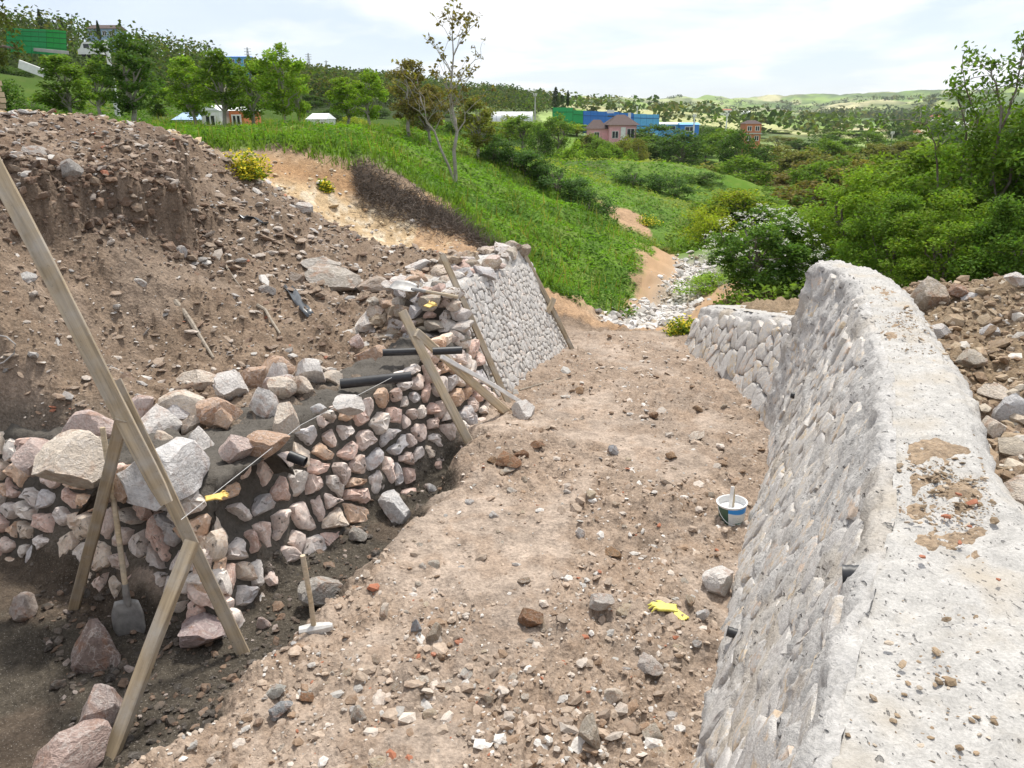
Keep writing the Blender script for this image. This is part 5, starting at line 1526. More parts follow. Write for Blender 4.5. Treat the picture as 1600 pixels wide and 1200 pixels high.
for k, (px, Y, hgt, cl, lb) in enumerate([(640, 26.5, 2.3, G_BROWN, 'bushy brown leaved tree behind the sparse sapling'), (672, 27.5, 2.0, G_BROWN, 'lower brown green bush between the brown tree and the sapling'), (746, 30.0, 2.2, G_DULL, 'small forked grey tree right of the sparse sapling')]):
    f = aty(px, 220, Y); f.z = H(f.x, f.y)
    plant('bushy_tree', YT[k], f, (hgt / 3.4, hgt / 3.4, hgt / 4.0), 2.0 + k, cl, lb)
# bare-stemmed sapling with tufts of young leaves
rg = np.random.default_rng(5)
sp0 = aty(712, 296, 22.0); sp0.z = H(sp0.x, sp0.y)
hs = aty(712, 30, 22.0).z - sp0.z
segs, tips = [], []
main = bend((0, 0, -0.2), (0.0, 0.1, hs * 0.97), 0.065, 0.008, rg, 10, 0.012); segs.append(main)
second = bend((0.0, 0, 0.15), (-0.95, 0.2, hs * 0.56), 0.045, 0.012, rg, 7, 0.03); segs.append(second)
for k in range(30):
    st = main if k % 4 else second
    i = rg.integers(3, len(st[0]) - 1); b0 = st[0][i]; a = rg.uniform(0, 6.28)
    zf = b0[2] / hs; ln = hs * rg.uniform(0.16, 0.34) * (1.2 - 0.6 * zf)
    e = b0 + np.array([math.cos(a) * ln * 0.72, math.sin(a) * ln * 0.72, ln * rg.uniform(0.55, 1.0)])
    br = bend(b0, e, st[1][i] * 0.5, 0.006, rg, 5, 0.05); segs.append(br)
    tips.append((e, zf))
    for _ in range(3):
        j = rg.integers(2, 5); q = br[0][j]; e2 = q + rg.normal(0, 0.16, 3) + np.array([0, 0, 0.22]); segs.append(bend(q, e2, 0.006, 0.004, rg, 3)); tips.append((e2, q[2] / hs))
P, cols = [], []
for e, zf in tips:
    m = rg.integers(4, 9) if zf > 0.45 else rg.integers(10, 22)
    P.append(e + rg.normal(0, 0.05 if zf > 0.45 else 0.12, (m, 3)))
    base = np.array([0.085, 0.075, 0.035]) if rg.random() < 0.7 else np.array([0.12, 0.12, 0.04])
    cols.append(base * rg.uniform(0.7, 1.3, (m, 1)))
P = np.concatenate(P); cols = np.concatenate(cols)
plant('sapling', (leaf_mesh('crown', P, 0.13, 0.07, cols, 0.2, rng=rg), tubes_mesh('trunk', segs, 'grey_bark', 5)), sp0, 1.0, 0.0, (1, 1, 1), 'tall sparse sapling with leaf tufts against the sky on the green slope')

# tree at the left edge of view
EDGE = tree_proto(31, 7.0, 1.5, 0.6, 40, 3600, 0.13, 'bark', 1, 0.98, 0.27)
f = aty(14, 208, 19.0); f.z = H(f.x, f.y)
plant('edge_tree', EDGE, f + Vector((-0.35, 0, 0)), (0.72, 0.72, 1.0), 0.4, (0.050, 0.068, 0.028), 'dark tree with stout trunk cut off by the left edge of the photo')

# trees of the valley, nearest ones larger
VT = [tree_proto(40 + k, 6.0, 2.5, 0.5, 34 + 4 * k, 3000, 0.30, 'bark', 1, 0.95, 0.36, shell=0.7) for k in range(6)]
VS = [tree_proto(50 + k, 3.0, 1.7, 0.1, 24, 2600, 0.17, 'bark', 4, 0.95, 0.40, shell=0.6) for k in range(3)]
def valley(px, top, Y, wpx, col, label, group, protos=VT, hmin=2.0, hmax=13.0):
    f = aty(px, 300, Y); f.z = H(f.x, f.y)
    tz = aty(px, top, Y).z; hgt = min(hmax, max(hmin, tz - f.z)); f.z = min(f.z, tz - hmin) if tz - f.z < hmin else f.z
    base = 6.0 if protos is VT else 3.0; br = 2.5 if protos is VT else 1.7
    cw = wpx / FPX * Y / cp / 2
    k = random.randrange(len(protos))
    j = random.uniform(0.85, 1.15)
    return plant('valley_tree', protos[k], f, (cw / br, cw / br, hgt / base), random.uniform(0, 6.28), tuple(c * j for c in col), label, 'tree', group)
cols_ = [G_MID, G_DARK, G_FRESH, G_DULL, G_MID, G_DARK]
def layer(px0, px1, step, top0, top1, Y0, Y1, w0, w1, label, group, pal=cols_, skip=()):
    px = px0
    while px < px1:
        q = px + random.uniform(-0.35, 0.35) * step
        if not any(a < q < b for a, b in skip):
            valley(q, random.uniform(top0, top1), random.uniform(Y0, Y1), random.uniform(w0, w1), random.choice(pal), label, group)
        px += step
random.seed(21)
layer(1040, 1640, 26, 192, 206, 240, 330, 34, 60, 'small tree in the far hedge line before the pale hills', 'far hedge line trees')
layer(1010, 1640, 34, 200, 218, 150, 200, 46, 78, 'tree in the belt behind the brick house', 'trees around the brick house', skip=((1150, 1200),))
layer(770, 925, 18, 188, 212, 100, 140, 40, 64, 'fresh green tree in front of the green and blue hoarding', 'fresh trees before the hoarding', [G_FRESH, G_YEL, G_MID, G_FRESH])
layer(915, 1010, 16, 208, 222, 84, 100, 34, 50, 'low tree in front of the pink house', 'trees before the pink house', [G_MID, G_DULL, G_FRESH])
layer(1004, 1160, 20, 192, 220, 85, 130, 52, 84, 'dense tree between the pink house and the brick house', 'trees between the two houses', [G_DARK, G_MID, G_DARK, G_FRESH])
layer(1165, 1640, 24, 212, 240, 80, 120, 60, 100, 'tree in the middle of the wooded valley', 'trees in the middle of the valley', [G_MID, G_DULL, G_DARK, G_DULL])
layer(1100, 1600, 30, 240, 275, 50, 72, 80, 130, 'leafy tree in the valley above the stream', 'valley trees above the stream', [G_MID, G_DULL, G_BROWN, G_DULL, G_MID])
layer(780, 1000, 20, 222, 240, 62, 80, 40, 64, 'young poplar like tree behind the grassy mound', 'young trees behind the mound', [G_FRESH, G_YEL, G_MID])
layer(1130, 1480, 34, 270, 310, 32, 46, 96, 140, 'shrubby tree on the bank right of the stream', 'shrubby trees on the stream bank', [G_MID, G_DULL, G_BROWN, G_MID])
layer(490, 870, 22, 172, 204, 62, 105, 40, 66, 'fresh young tree in the grove behind the sparse sapling', 'grove behind the sapling', [G_FRESH, G_MID, G_YEL, G_DARK, G_DULL])
layer(620, 790, 30, 168, 190, 150, 230, 34, 54, 'tree at the foot of the wooded ridge', 'trees at the ridge foot', [G_MID, G_DARK, G_FRESH])
layer(230, 620, 30, 140, 172, 90, 150, 46, 70, 'tree on the slope behind the planted terrace', 'trees on the slope behind the terrace', [G_DARK, G_MID, G_DARK])
layer(20, 230, 34, 96, 130, 100, 125, 46, 66, 'scrubby tree below the green hoarding', 'scrub below the green hoarding', [G_DARK, G_DULL, G_DARK], skip=((90, 175),))
valley(1108, 318, 29, 70, G_YEL, 'bright yellow green bush left of the flowering elder', None, VS)
valley(1150, 292, 33, 110, G_YEL, 'large yellow green shrub behind the flowering elder', None, VS)
valley(1235, 312, 25, 110, G_FRESH, 'fresh green shrub right behind the flowering elder', None, VS)
valley(1405, 236, 72, 62, (0.03, 0.042, 0.024), 'round very dark bush beside the small meadow', None, VS)
valley(1075, 395, 27, 70, G_MID, 'low bush hanging over the stream', None, VS, 0.8, 1.6)
valley(1120, 428, 18.5, 100, G_FRESH, 'low leafy bush on the stream bank by the low wall', None, VS, 0.6, 1.4)
valley(1118, 420, 20, 50, G_MID, 'green bush in front of the flowering elder', None, VS, 0.7, 1.8)
valley(30, 120, 30, 90, G_DARK, 'dark bush beside the trunk at the left edge', None, VS, 1.5, 4.5)
valley(72, 150, 40, 60, G_DARK, 'low dark bush left of the first planted tree', None, VS, 1.0, 4.0)
valley(1068, 378, 29, 70, G_MID, 'bush closing the view up the stream', None, VS, 0.8, 2.2)
valley(1046, 385, 27, 46, G_DULL, 'small dull bush on the left stream bank', None, VS, 0.5, 1.4)
valley(1095, 268, 47, 60, G_DARK, 'dark bush at the end of the grassy mound', None, VS, 0.8, 2.0)

for k, (px, py, Y) in enumerate([(772, 252, 30.5), (796, 262, 31), (820, 272, 31.5), (846, 284, 31.5), (872, 296, 31), (898, 310, 30.5), (922, 322, 30), (990, 276, 43), (1030, 282, 43), (1060, 292, 42)]):
    f = aty(px, py, Y); f.z = H(f.x, f.y) - 0.1; s = random.uniform(0.3, 0.45)
    plant('dark_shrub', VS[k % 3], f, (s * 1.5, s * 1.5, s * 0.9), k * 1.7, (0.040, 0.085, 0.035), 'low dark green shrub in the crease of the green hillside', 'shrub', 'dark shrubs in the hillside crease')
# flowering elder
EL = tree_proto(60, 3.4, 1.35, 0.15, 60, 13000, 0.105, 'bark', 5, 0.97, 0.27, shell=0.85)
f = aty(1187, 470, 15.4); f.z = H(f.x, f.y) - 0.1
el = plant('elder_bush', EL, f, (0.82, 0.82, (aty(1187, 322, 15.4).z - f.z) / 3.4), 0.7, (0.056, 0.115, 0.032), 'dark green elder bush covered in white flower heads', 'bush')
rg = np.random.default_rng(8)
d = rg.normal(size=(430, 3)); d[:, 2] += 0.15; d /= np.linalg.norm(d, axis=1, keepdims=True)
C = np.array([0, 0, 1.72]) + d * np.array([1.46, 1.46, 1.62]) * rg.uniform(0.84, 1.08, (430, 1))
P = (C[:, None] + rg.normal(0, 1, (430, 12, 3)) * np.array([0.034, 0.034, 0.022])).reshape(-1, 3)
o = bpy.data.objects.new('blossom', leaf_mesh('blossom', P, 0.036, 0.034, np.tile(np.array([[0.70, 0.71, 0.64]]), (len(P), 1)) * rg.uniform(0.85, 1.1, (len(P), 1)), 1.2, 'petal', rg)); o.color = (1, 1, 1, 1); link(o, el)

# leafy trees close behind the spoil heap
NT = [tree_proto(70 + k, 4.6, 1.75, 0.1, 110, 19000, 0.125, 'bark', 3, 0.97, 0.27, shell=0.7, wfac=0.5) for k in range(2)]
for k, (px, top, Y, wpx, cl, lb) in enumerate([(1330, 262, 15.5, 170, G_FRESH, 'bright leafy tree directly behind the far end of the pale wall'), (1420, 215, 17.0, 220, (0.105, 0.175, 0.034), 'leafy tree above the middle of the pale wall'),
                                   (1525, 172, 14.0, 230, (0.080, 0.145, 0.030), 'tall leafy tree rising behind the spoil heap'), (1625, 135, 13.0, 240, (0.066, 0.125, 0.028), 'leafy tree cut off by the right edge of the photo'),
                                   (1470, 300, 12.0, 170, (0.095, 0.165, 0.032), 'low leafy tree right behind the big tan boulder'), (1590, 300, 11.0, 170, (0.06, 0.12, 0.028), 'low leafy shrub behind the crest of the spoil heap'), (1275, 330, 18.0, 120, (0.085, 0.15, 0.032), 'leafy shrub between the elder and the pale wall'), (1385, 295, 13.5, 150, (0.08, 0.15, 0.03), 'low fresh leafy shrub right behind the concrete top'), (1560, 225, 17.0, 220, (0.066, 0.13, 0.03), 'leafy tree filling the gap behind the two tallest ones')]):
    f = aty(px, 430, Y); f.z = H(f.x, f.y) - 0.2
    hgt = aty(px, top, Y).z - f.z; cw = wpx / FPX * Y / cp / 2
    t_ = plant('leafy_tree', NT[k % 2], f, (cw / 1.75, cw / 1.75, hgt / 4.6), k * 1.1 + 0.3, cl, lb)
# open branches that stand above the leafy trees
def sprig(name, pts, label, Y, seed, r=0.03, n=26):
    rg = np.random.default_rng(seed)
    P = [aty(a, b, Y) for a, b in pts]; P0_ = P[0]
    L = [np.array(p - P0_) for p in P]
    segs, tips = [], []
    for s in range(len(L) - 1):
        segs.append(bend(L[s], L[s + 1], r * (1 - s / len(L)), r * (1 - (s + 1) / len(L)) + 0.004, rg, 4, 0.03))
        for q in range(4 if s else 2):
            t_ = rg.random(); b0 = L[s] + (L[s + 1] - L[s]) * t_; e = b0 + rg.normal(0, 0.18, 3) + np.array([0, 0, 0.16]); segs.append(bend(b0, e, 0.008, 0.004, rg, 4)); tips.append(e)
    tips.append(L[-1])
    Q = np.concatenate([t + rg.normal(0, 0.085, (n, 3)) for t in tips]); cols = np.array([[0.062, 0.115, 0.028]]) * rg.uniform(0.6, 1.4, (len(Q), 1))
    pr = (leaf_mesh('foliage', Q, 0.10, 0.05, cols, 0.2, rng=rg), tubes_mesh('stem', segs, 'bark', 5))
    plant(name, pr, P0_, 1.0, 0, (1, 1, 1), label, 'branch', None, ('foliage', 'stem'))
sprig('tree_branch', [(1548, 290), (1556, 235), (1565, 172), (1548, 118), (1552, 100)], 'open branch reaching up into the sky left of the right edge tree', 13.6, 3)
sprig('tree_branch', [(1565, 200), (1588, 140), (1598, 90), (1600, 70)], 'highest branch at the right edge against the sky', 13.6, 4, 0.02, 40)
sprig('tree_branch', [(1500, 290), (1510, 210), (1498, 160), (1490, 142)], 'thin branch standing over the valley before the far hills', 14.2, 6, 0.022)
sprig('tree_branch', [(1465, 300), (1462, 240), (1450, 200), (1432, 190)], 'small twig branch leftmost above the leafy trees', 14.2, 9, 0.018)
sprig('tree_branch', [(1515, 270), (1528, 190), (1508, 135), (1507, 125)], 'thin bare branch with one leaf tuft at its tip', 14.0, 10, 0.016, 14)

# flowering mustard bushes
def yellow_bush(px, py, wpx, hpx, label, Y=None, n=1400, fy=0.5):
    p = hit(px, py + hpx * 0.4) if Y is None else aty(px, py + hpx * 0.4, Y)
    D = p.y / cp; a = wpx / FPX * D / 2; h = hpx / FPX * D
    rg = np.random.default_rng(int(px))
    d = rg.normal(size=(n, 3)); d /= np.linalg.norm(d, axis=1, keepdims=True); d[:, 2] = np.abs(d[:, 2])
    P = d * rg.random((n, 1)) ** 0.4 * np.array([a, a * 0.8, h]) * (1 + 0.25 * np.sin(d[:, :1] * 9 + d[:, 1:2] * 7))
    q = rg.random(n) < fy; r = empty('mustard_bush', p - Vector((0, 0, 0.03)))
    s = 0.010 * D ** 0.5 * 1.0
    o = bpy.data.objects.new('leaves', leaf_mesh('leaves', P[~q], s * 2.0, s * 0.9, np.array([[0.10, 0.16, 0.035]]) * rg.uniform(0.6, 1.3, ((~q).sum(), 1)), 0.2, rng=rg)); link(o, r)
    o = bpy.data.objects.new('blossom', leaf_mesh('blossom', P[q] * 1.05, s * 1.3, s * 1.1, np.array([[0.72, 0.62, 0.05]]) * rg.uniform(0.8, 1.1, (q.sum(), 1)), 0.8, 'petal', rg)); link(o, r)
    tag(r, label, 'bush')
yellow_bush(385, 262, 72, 34, 'yellow flowering bush growing at the foot of the ochre scarp', None, 2200, 0.7)
yellow_bush(508, 292, 26, 18, 'small yellow green tuft on the ochre scarp', None, 600, 0.5)
yellow_bush(1066, 516, 56, 34, 'yellow flowering bush at the end of the low wall', 12.9, 1800, 0.35)
yellow_bush(1010, 345, 40, 14, 'patch of yellow flowers on the far green bank', None, 500, 0.5)

# ground cover of the hillside, counted by nobody
x, y = polar(150000, -34, 20, 13.8, 66)
gs = poly_sd(x, y, GREEN_POLY) + fbm(x * 0.9, y * 0.9, 3, 81) * 0.35
gs = np.minimum(gs, -bare_sd(x, y) * 2)
m = gs > 0.02
x, y, gs = x[m], y[m], gs[m]; r = np.hypot(x, y)
m = RNG.random(len(x)) < np.where(r > 34, 0.55, 1.0); x, y, gs, r = x[m], y[m], gs[m], r[m]
pt = fbm(x * 0.55, y * 0.55, 4, 82); pt2 = fbm(x * 0.16, y * 0.16, 3, 83)
hh = RNG.random(len(x)) ** 1.3 * (0.05 + 0.12 * np.clip(pt + 0.5, 0, 1)) * (1 + r * 0.012)
C = np.stack([x, y, height(x, y) + hh], -1)
c0 = np.array([0.078, 0.170, 0.014]); c1 = np.array([0.040, 0.098, 0.016]); c2 = np.array([0.18, 0.21, 0.06])
t1 = sstep(-0.05, 0.35, pt)[:, None]; t2 = sstep(0.05, 0.4, pt2)[:, None] * sstep(24, 32, r)[:, None]
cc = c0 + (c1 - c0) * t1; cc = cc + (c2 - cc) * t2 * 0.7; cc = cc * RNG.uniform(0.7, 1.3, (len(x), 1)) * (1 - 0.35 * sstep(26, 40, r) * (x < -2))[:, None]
sz = (0.03 + 0.0032 * r) * RNG.uniform(0.6, 1.6, len(x))
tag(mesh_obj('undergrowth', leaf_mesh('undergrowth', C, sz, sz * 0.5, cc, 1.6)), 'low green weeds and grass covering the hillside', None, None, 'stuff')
x, y = polar(26000, 8, 37, 13.6, 44); m = (x > 3.9 + 0.0 * y) & (line_d(x, y, STREAM) > 1.0 + 0.02 * y) & (poly_sd(x, y, GREEN_POLY) < 0)
x, y = x[m], y[m]; r = np.hypot(x, y)
C = np.stack([x, y, height(x, y) + RNG.random(len(x)) ** 1.3 * 0.5], -1); sz = (0.06 + 0.004 * r) * RNG.uniform(0.7, 1.4, len(x))
tag(mesh_obj('undergrowth', leaf_mesh('undergrowth', C, sz, sz * 0.5, np.array([[0.075, 0.135, 0.03]]) * RNG.uniform(0.6, 1.35, (len(x), 1)), 0.4)), 'weeds under the trees right of the stream', None, None, 'stuff')
# grass blades along the edge of the scarp and the terrace
x, y = polar(26000, -34, 4, 15, 30); m = np.abs(poly_sd(x, y, GREEN_POLY) - 0.15) < 0.5
x, y = x[m], y[m]; r = np.hypot(x, y); n = len(x); z = height(x, y); a = RNG.uniform(0, 6.28, n); hb = RNG.uniform(0.12, 0.34, n)
B = np.stack([x, y, z], -1); sd = np.stack([np.cos(a), np.sin(a), 0 * a], -1) * 0.014; tip = B + np.stack([RNG.normal(0, .09, n), RNG.normal(0, .09, n), hb], -1)
V = np.stack([B - sd, B + sd, tip], 1).reshape(-1, 3)
tag(mesh_obj('grass', mesh_np('grass', V, np.arange(3 * n).reshape(n, 3), M['leaf'], np.repeat(np.array([[0.09, 0.16, 0.035]]) * RNG.uniform(0.6, 1.3, (n, 1)), 3, 0), False)), 'long grass hanging over the edge of the scarp', None, None, 'stuff')
x, y = polar(16000, -24, 20, 15, 50); m = (poly_sd(x, y, GREEN_POLY) > 0.1) & (bare_sd(x, y) < 0) & (fbm(x * 0.6, y * 0.6, 3, 87) > 0.0)
x, y = x[m], y[m]; r = np.hypot(x, y); n = len(x); z = height(x, y); a = RNG.uniform(0, 6.28, n); hb = RNG.uniform(0.18, 0.5, n)
B = np.stack([x, y, z], -1); sd = np.stack([np.cos(a), np.sin(a), 0 * a], -1) * 0.013; tip = B + np.stack([RNG.normal(0, .12, n), RNG.normal(0, .12, n), hb], -1)
V = np.stack([B - sd, B + sd, tip], 1).reshape(-1, 3); cs_ = np.where(RNG.random((n, 1)) < 0.35, np.array([[0.17, 0.16, 0.07]]), np.array([[0.08, 0.15, 0.03]]))
tag(mesh_obj('grass', mesh_np('grass', V, np.arange(3 * n).reshape(n, 3), M['leaf'], np.repeat(cs_ * RNG.uniform(0.6, 1.3, (n, 1)), 3, 0), False)), 'tall grass and dry stalks standing out of the hillside weeds', None, None, 'stuff')
# dark bramble thicket
n = 9000; px = RNG.uniform(555, 790, n); py = np.interp(px, [555, 640, 720, 790], [292, 338, 372, 408]) + RNG.normal(0, 26, n); 
dx = (px - 800) / FPX; dyv = (600 - py) / FPX
Yb = np.interp(px, [555, 640, 720, 790], [17.2, 17.1, 16.6, 15.6]) + RNG.normal(0, 0.35, n)
X = dx / (cp + dyv * sp) * Yb
z = height(X, Yb); B = np.stack([X, Yb, z + RNG.random(n) * 0.12], -1)
dr = RNG.normal(0, 1, (n, 3)) * np.array([1, 0.7, 0.7]); dr[:, 2] -= 0.1; dr /= np.linalg.norm(dr, axis=1, keepdims=True)
ln = RNG.uniform(0.12, 0.38, n)[:, None]; sd = np.cross(dr, RNG.normal(size=(n, 3))); sd /= np.linalg.norm(sd, axis=1, keepdims=True); sd *= 0.007
V = np.stack([B - sd, B + sd, B + dr * ln], 1).reshape(-1, 3)
tag(mesh_obj('bramble_undergrowth', mesh_np('bramble', V, np.arange(3 * n).reshape(n, 3), M['twig'], np.repeat(np.array([[0.17, 0.14, 0.115]]) * RNG.uniform(0.5, 1.7, (n, 1)), 3, 0), False)), 'tangle of dry dark brambles over the scarp', None, None, 'stuff')

# woods on the ridge and on the far hills that read as one mass
def wood_mass(name, X, Y, hgt, wid, per, leaf, pal, label):
    n = len(X); Z = height(X, Y)
    d = RNG.normal(size=(n, per, 3)); d /= np.linalg.norm(d, axis=2, keepdims=True)
    d = d * RNG.random((n, per, 1)) ** 0.35
    C = np.stack([X, Y, Z + hgt * 0.5], -1)[:, None] + d * np.stack([wid, wid, hgt * 0.55], -1)[:, None]
    cl = np.array(pal)[RNG.integers(0, len(pal), n)] * RNG.uniform(0.7, 1.25, (n, 1))
    cols = np.repeat(cl[:, None], per, 1) * RNG.uniform(0.75, 1.25, (n, per, 1))
    C = C.reshape(-1, 3); s = np.repeat(leaf, per)
    tag(mesh_obj(name, leaf_mesh(name, C, s, s * 0.8, cols.reshape(-1, 3), 0.4)), label, None, None, 'stuff')
wp = [tuple(0.62 * v for v in c) for c in (G_DARK, G_MID, G_BLUE, (0.055, 0.085, 0.03), G_DULL)]
x, y = polar(6800, -40, 4.0, 115, 640); k = fbm(x / 60, y / 60, 3, 91)
m = (np.degrees(np.arctan2(x, y)) < 2.5) & (k > -0.35) & (np.hypot(x, y) > np.interp(np.degrees(np.arctan2(x, y)), [-40, -20, -10, 0, 3], [115, 125, 160, 200, 300]))
a_ = np.degrees(np.arctan2(x, y)); r_ = np.hypot(x, y); m &= ~((a_ > -19.9) & (a_ < -17.2) & (r_ < 262) & (r_ > 150)); m &= ~((a_ > -27.3) & (a_ < -25.0) & (r_ < 185) & (r_ > 138)); m &= ~((a_ > -34) & (a_ < -27.0) & (np.hypot(x, y) < 140))
x, y = x[m], y[m]; q = RNG.uniform(0.8, 1.25, len(x))
wood_mass('woodland', x, y, 5.0 * q, 3.4 * q, 34, 0.55 * q * (0.45 + np.hypot(x, y) / 260), wp, 'dark wood covering the ridge on the left')
x, y = polar(2600, -2, 38, 700, 2300); k = fbm(x / 170, y / 170, 3, 92); m = k > 0.12
x, y = x[m], y[m]; q = RNG.uniform(0.8, 1.3, len(x))
wood_mass('far_woodland', x, y, 7 * q, 8.5 * q, 16, 4.2 * q, wp, 'patches of wood on the far hills')
x, y = polar(260, 2, 38, 300, 700); q = RNG.uniform(0.8, 1.3, len(x))
wood_mass('far_woodland', x, y, 6 * q, 4.5 * q, 18, 2.2 * q, wp, 'scattered trees before the far hills')
# ------------------------------------------------------------------ buildings and other things beyond the terrace
for nm, c, r_ in [('pink_plaster', (0.70, 0.37, 0.41), .9), ('brown_roof', (0.085, 0.060, 0.055), .9), ('brick_wall', (0.45, 0.17, 0.09), .9), ('white_wall', (0.72, 0.72, 0.70), .8), ('dark_glass', (0.03, 0.035, 0.04), .15),
                ('blue_sheet', (0.03, 0.17, 0.55), .5), ('pale_blue_sheet', (0.10, 0.36, 0.66), .5), ('green_sheet', (0.02, 0.38, 0.07), .5), ('teal_sheet', (0.02, 0.33, 0.10), .5), ('light_blue_wall', (0.34, 0.47, 0.66), .8), ('red_roof', (0.42, 0.15, 0.09), .9),
                ('grey_concrete', (0.42, 0.41, 0.39), .9), ('orange_sheet', (0.55, 0.18, 0.07), .7), ('rubber', (0.02, 0.02, 0.02), .8), ('pale_film', (0.70, 0.72, 0.72), .5), ('galvanised', (0.40, 0.42, 0.43), .5), ('sawn_log', (0.42, 0.33, 0.23), .9)]:
    simple(nm, c, r_, 0.3, 3.0, 0.12, 0.05, dist=0.02)
def box_bm(bm, x0, x1, y0, y1, z0, z1):
    v = [bm.verts.new(p) for p in ((x0, y0, z0), (x1, y0, z0), (x1, y1, z0), (x0, y1, z0), (x0, y0, z1), (x1, y0, z1), (x1, y1, z1), (x0, y1, z1))]
    for f in ((0, 3, 2, 1), (4, 5, 6, 7), (0, 1, 5, 4), (1, 2, 6, 5), (2, 3, 7, 6), (3, 0, 4, 7)): bm.faces.new([v[k] for k in f])
def box(name, mat, parent, *b):
    bm = bmesh.new(); box_bm(bm, *b)
    return mesh_obj(name, bm_mesh(name, bm, M[mat]), parent)
def poly_prism(name, mat, parent, faces):
    bm = bmesh.new(); d = {}
    for f in faces:
        bm.faces.new([d.setdefault(tuple(p), None) or d.__setitem__(tuple(p), bm.verts.new(p)) or d[tuple(p)] for p in f])
    bmesh.ops.recalc_face_normals(bm, faces=bm.faces)
    return mesh_obj(name, bm_mesh(name, bm, M[mat]), parent)
def roof(name, mat, parent, x0, x1, y0, y1, z, h, hip=0.0, eave=0.35, axis='x'):
    x0 -= eave; x1 += eave; y0 -= eave; y1 += eave; my = (y0 + y1) / 2; mx_ = (x0 + x1) / 2
    if axis == 'x': a, b = (x0 + hip, my, z + h), (x1 - hip, my, z + h); F = [[(x0, y0, z), (x1, y0, z), b, a], [(x1, y1, z), (x0, y1, z), a, b], [(x0, y1, z), (x0, y0, z), a], [(x1, y0, z), (x1, y1, z), b], [(x0, y0, z), (x0, y1, z), (x1, y1, z), (x1, y0, z)]]
    else: a, b = (mx_, y0 + hip, z + h), (mx_, y1 - hip, z + h); F = [[(x0, y1, z), (x0, y0, z), a, b], [(x1, y0, z), (x1, y1, z), b, a], [(x0, y0, z), (x1, y0, z), a], [(x1, y1, z), (x0, y1, z), b], [(x0, y0, z), (x0, y1, z), (x1, y1, z), (x1, y0, z)]]
    return poly_prism(name, mat, parent, F)
def window(parent, x0, x1, z0, z1, y, frame_mat='white_paint', door=False):
    o = box('door' if door else 'window', 'dark_glass', parent, x0, x1, y - 0.03, y + 0.05, z0, z1)
    bm = bmesh.new(); t = 0.07
    for b in ((x0 - t, x1 + t, z1, z1 + t), (x0 - t, x1 + t, z0 - t, z0), (x0 - t, x0, z0, z1), (x1, x1 + t, z0, z1), ((x0 + x1) / 2 - t / 2, (x0 + x1) / 2 + t / 2, z0, z1)):
        box_bm(bm, b[0], b[1], y - 0.07, y + 0.02, b[2], b[3])
    mesh_obj('frame', bm_mesh('frame', bm, M[frame_mat]), o)
def house(name, px0, px1, pyb, pyt, Y, label, wall, rmat, depth=6.0, rh=1.6, hip=1.6, wins=2, rz=0.0, axis='x', cat='house', storeys=1, zb=None):
    c = aty((px0 + px1) / 2, pyb, Y); wdt = (px1 - px0) / FPX * Y / cp; hgt = (pyb - pyt) / FPX * Y / cp
    base = c.z
    r = empty(name, c, rz); tag(r, label, cat)
    box('wall', wall, r, -wdt / 2, wdt / 2, 0, depth, -4.0, hgt)
    roof('roof', rmat, r, -wdt / 2, wdt / 2, 0, depth, hgt + 0.01, min(rh, 0.3 * wdt), min(hip, 0.3 * wdt), min(0.3, 0.06 * wdt), axis)
    for k in range(wins):
        for s in range(storeys):
            cx = -wdt / 2 + wdt * (k + 0.5) / wins; zz0 = hgt / storeys * s + hgt / storeys * 0.3
            window(r, cx - wdt * 0.12 / wins * 2, cx + wdt * 0.12 / wins * 2, zz0, zz0 + hgt / storeys * 0.45, -0.02)
    return r, wdt, hgt
# pink house
c = aty(957, 224, 120); r = empty('pink_house', c); r.scale = (0.85, 0.85, 0.85); tag(r, 'pink house with dark brown hipped roof and balcony among the trees', 'house')
box('wall', 'pink_plaster', r, -0.6, 4.1, 0, 7.5, -4, 3.05)
box('wing', 'pink_plaster', r, -3.9, -0.603, 2.0, 7.5, -4, 2.4)
box('bay', 'white_wall', r, 1.35, 2.2, -0.22, -0.003, 0.2, 2.7)
roof('roof', 'brown_roof', r, -0.6, 4.1, 0, 7.5, 3.06, 1.7, 2.2, 0.55)
roof('wing_roof', 'brown_roof', r, -3.9, -0.9, 2.0, 7.5, 2.41, 1.5, 1.2, 0.35)
window(r, -0.1, 0.9, 0.9, 2.0, -0.02); window(r, 2.5, 3.7, 0.5, 2.4, -0.02, door=True); window(r, -3.0, -2.2, 0.8, 1.8, 1.98)
box('balcony', 'pink_plaster', r, 2.3, 4.5, -1.3, -0.005, -0.12, 0.08)
bm = bmesh.new()
for k in range(12): box_bm(bm, 2.32 + 0.19 * k, 2.36 + 0.19 * k, -1.28, -1.24, 0.081, 0.9)
box_bm(bm, 2.3, 4.5, -1.3, -1.22, 0.901, 0.96); mesh_obj('railing', bm_mesh('railing', bm, M['white_paint']), r)
box('chimney', 'white_wall', r, 3.0, 3.45, 3.0, 3.45, 3.5, 5.1)
o = box('water_heater', 'white_wall', r, -0.7, 0.5, 3.4, 3.9, 5.0, 5.55); box('panel', 'dark_glass', o, -0.65, 0.45, 2.6, 3.39, 4.4, 4.6)
r, w_, h_ = house('brick_house', 1164, 1186, 224, 198, 170, 'unfinished red brick house with flat roof edge among valley trees', 'brick_wall', 'brown_roof', 4.0, 0.7, 1.0, 2, storeys=2)
box('floor_slab', 'grey_concrete', r, -w_ / 2 - 0.15, w_ / 2 + 0.15, -0.5, -0.03, h_ * 0.48, h_ * 0.54)
house('ridge_house', 140, 178, 60, 48, 165, 'pale blue house on the ridge above the green hoarding', 'light_blue_wall', 'brown_roof', 5.0, 0.9, 0.2, 4)
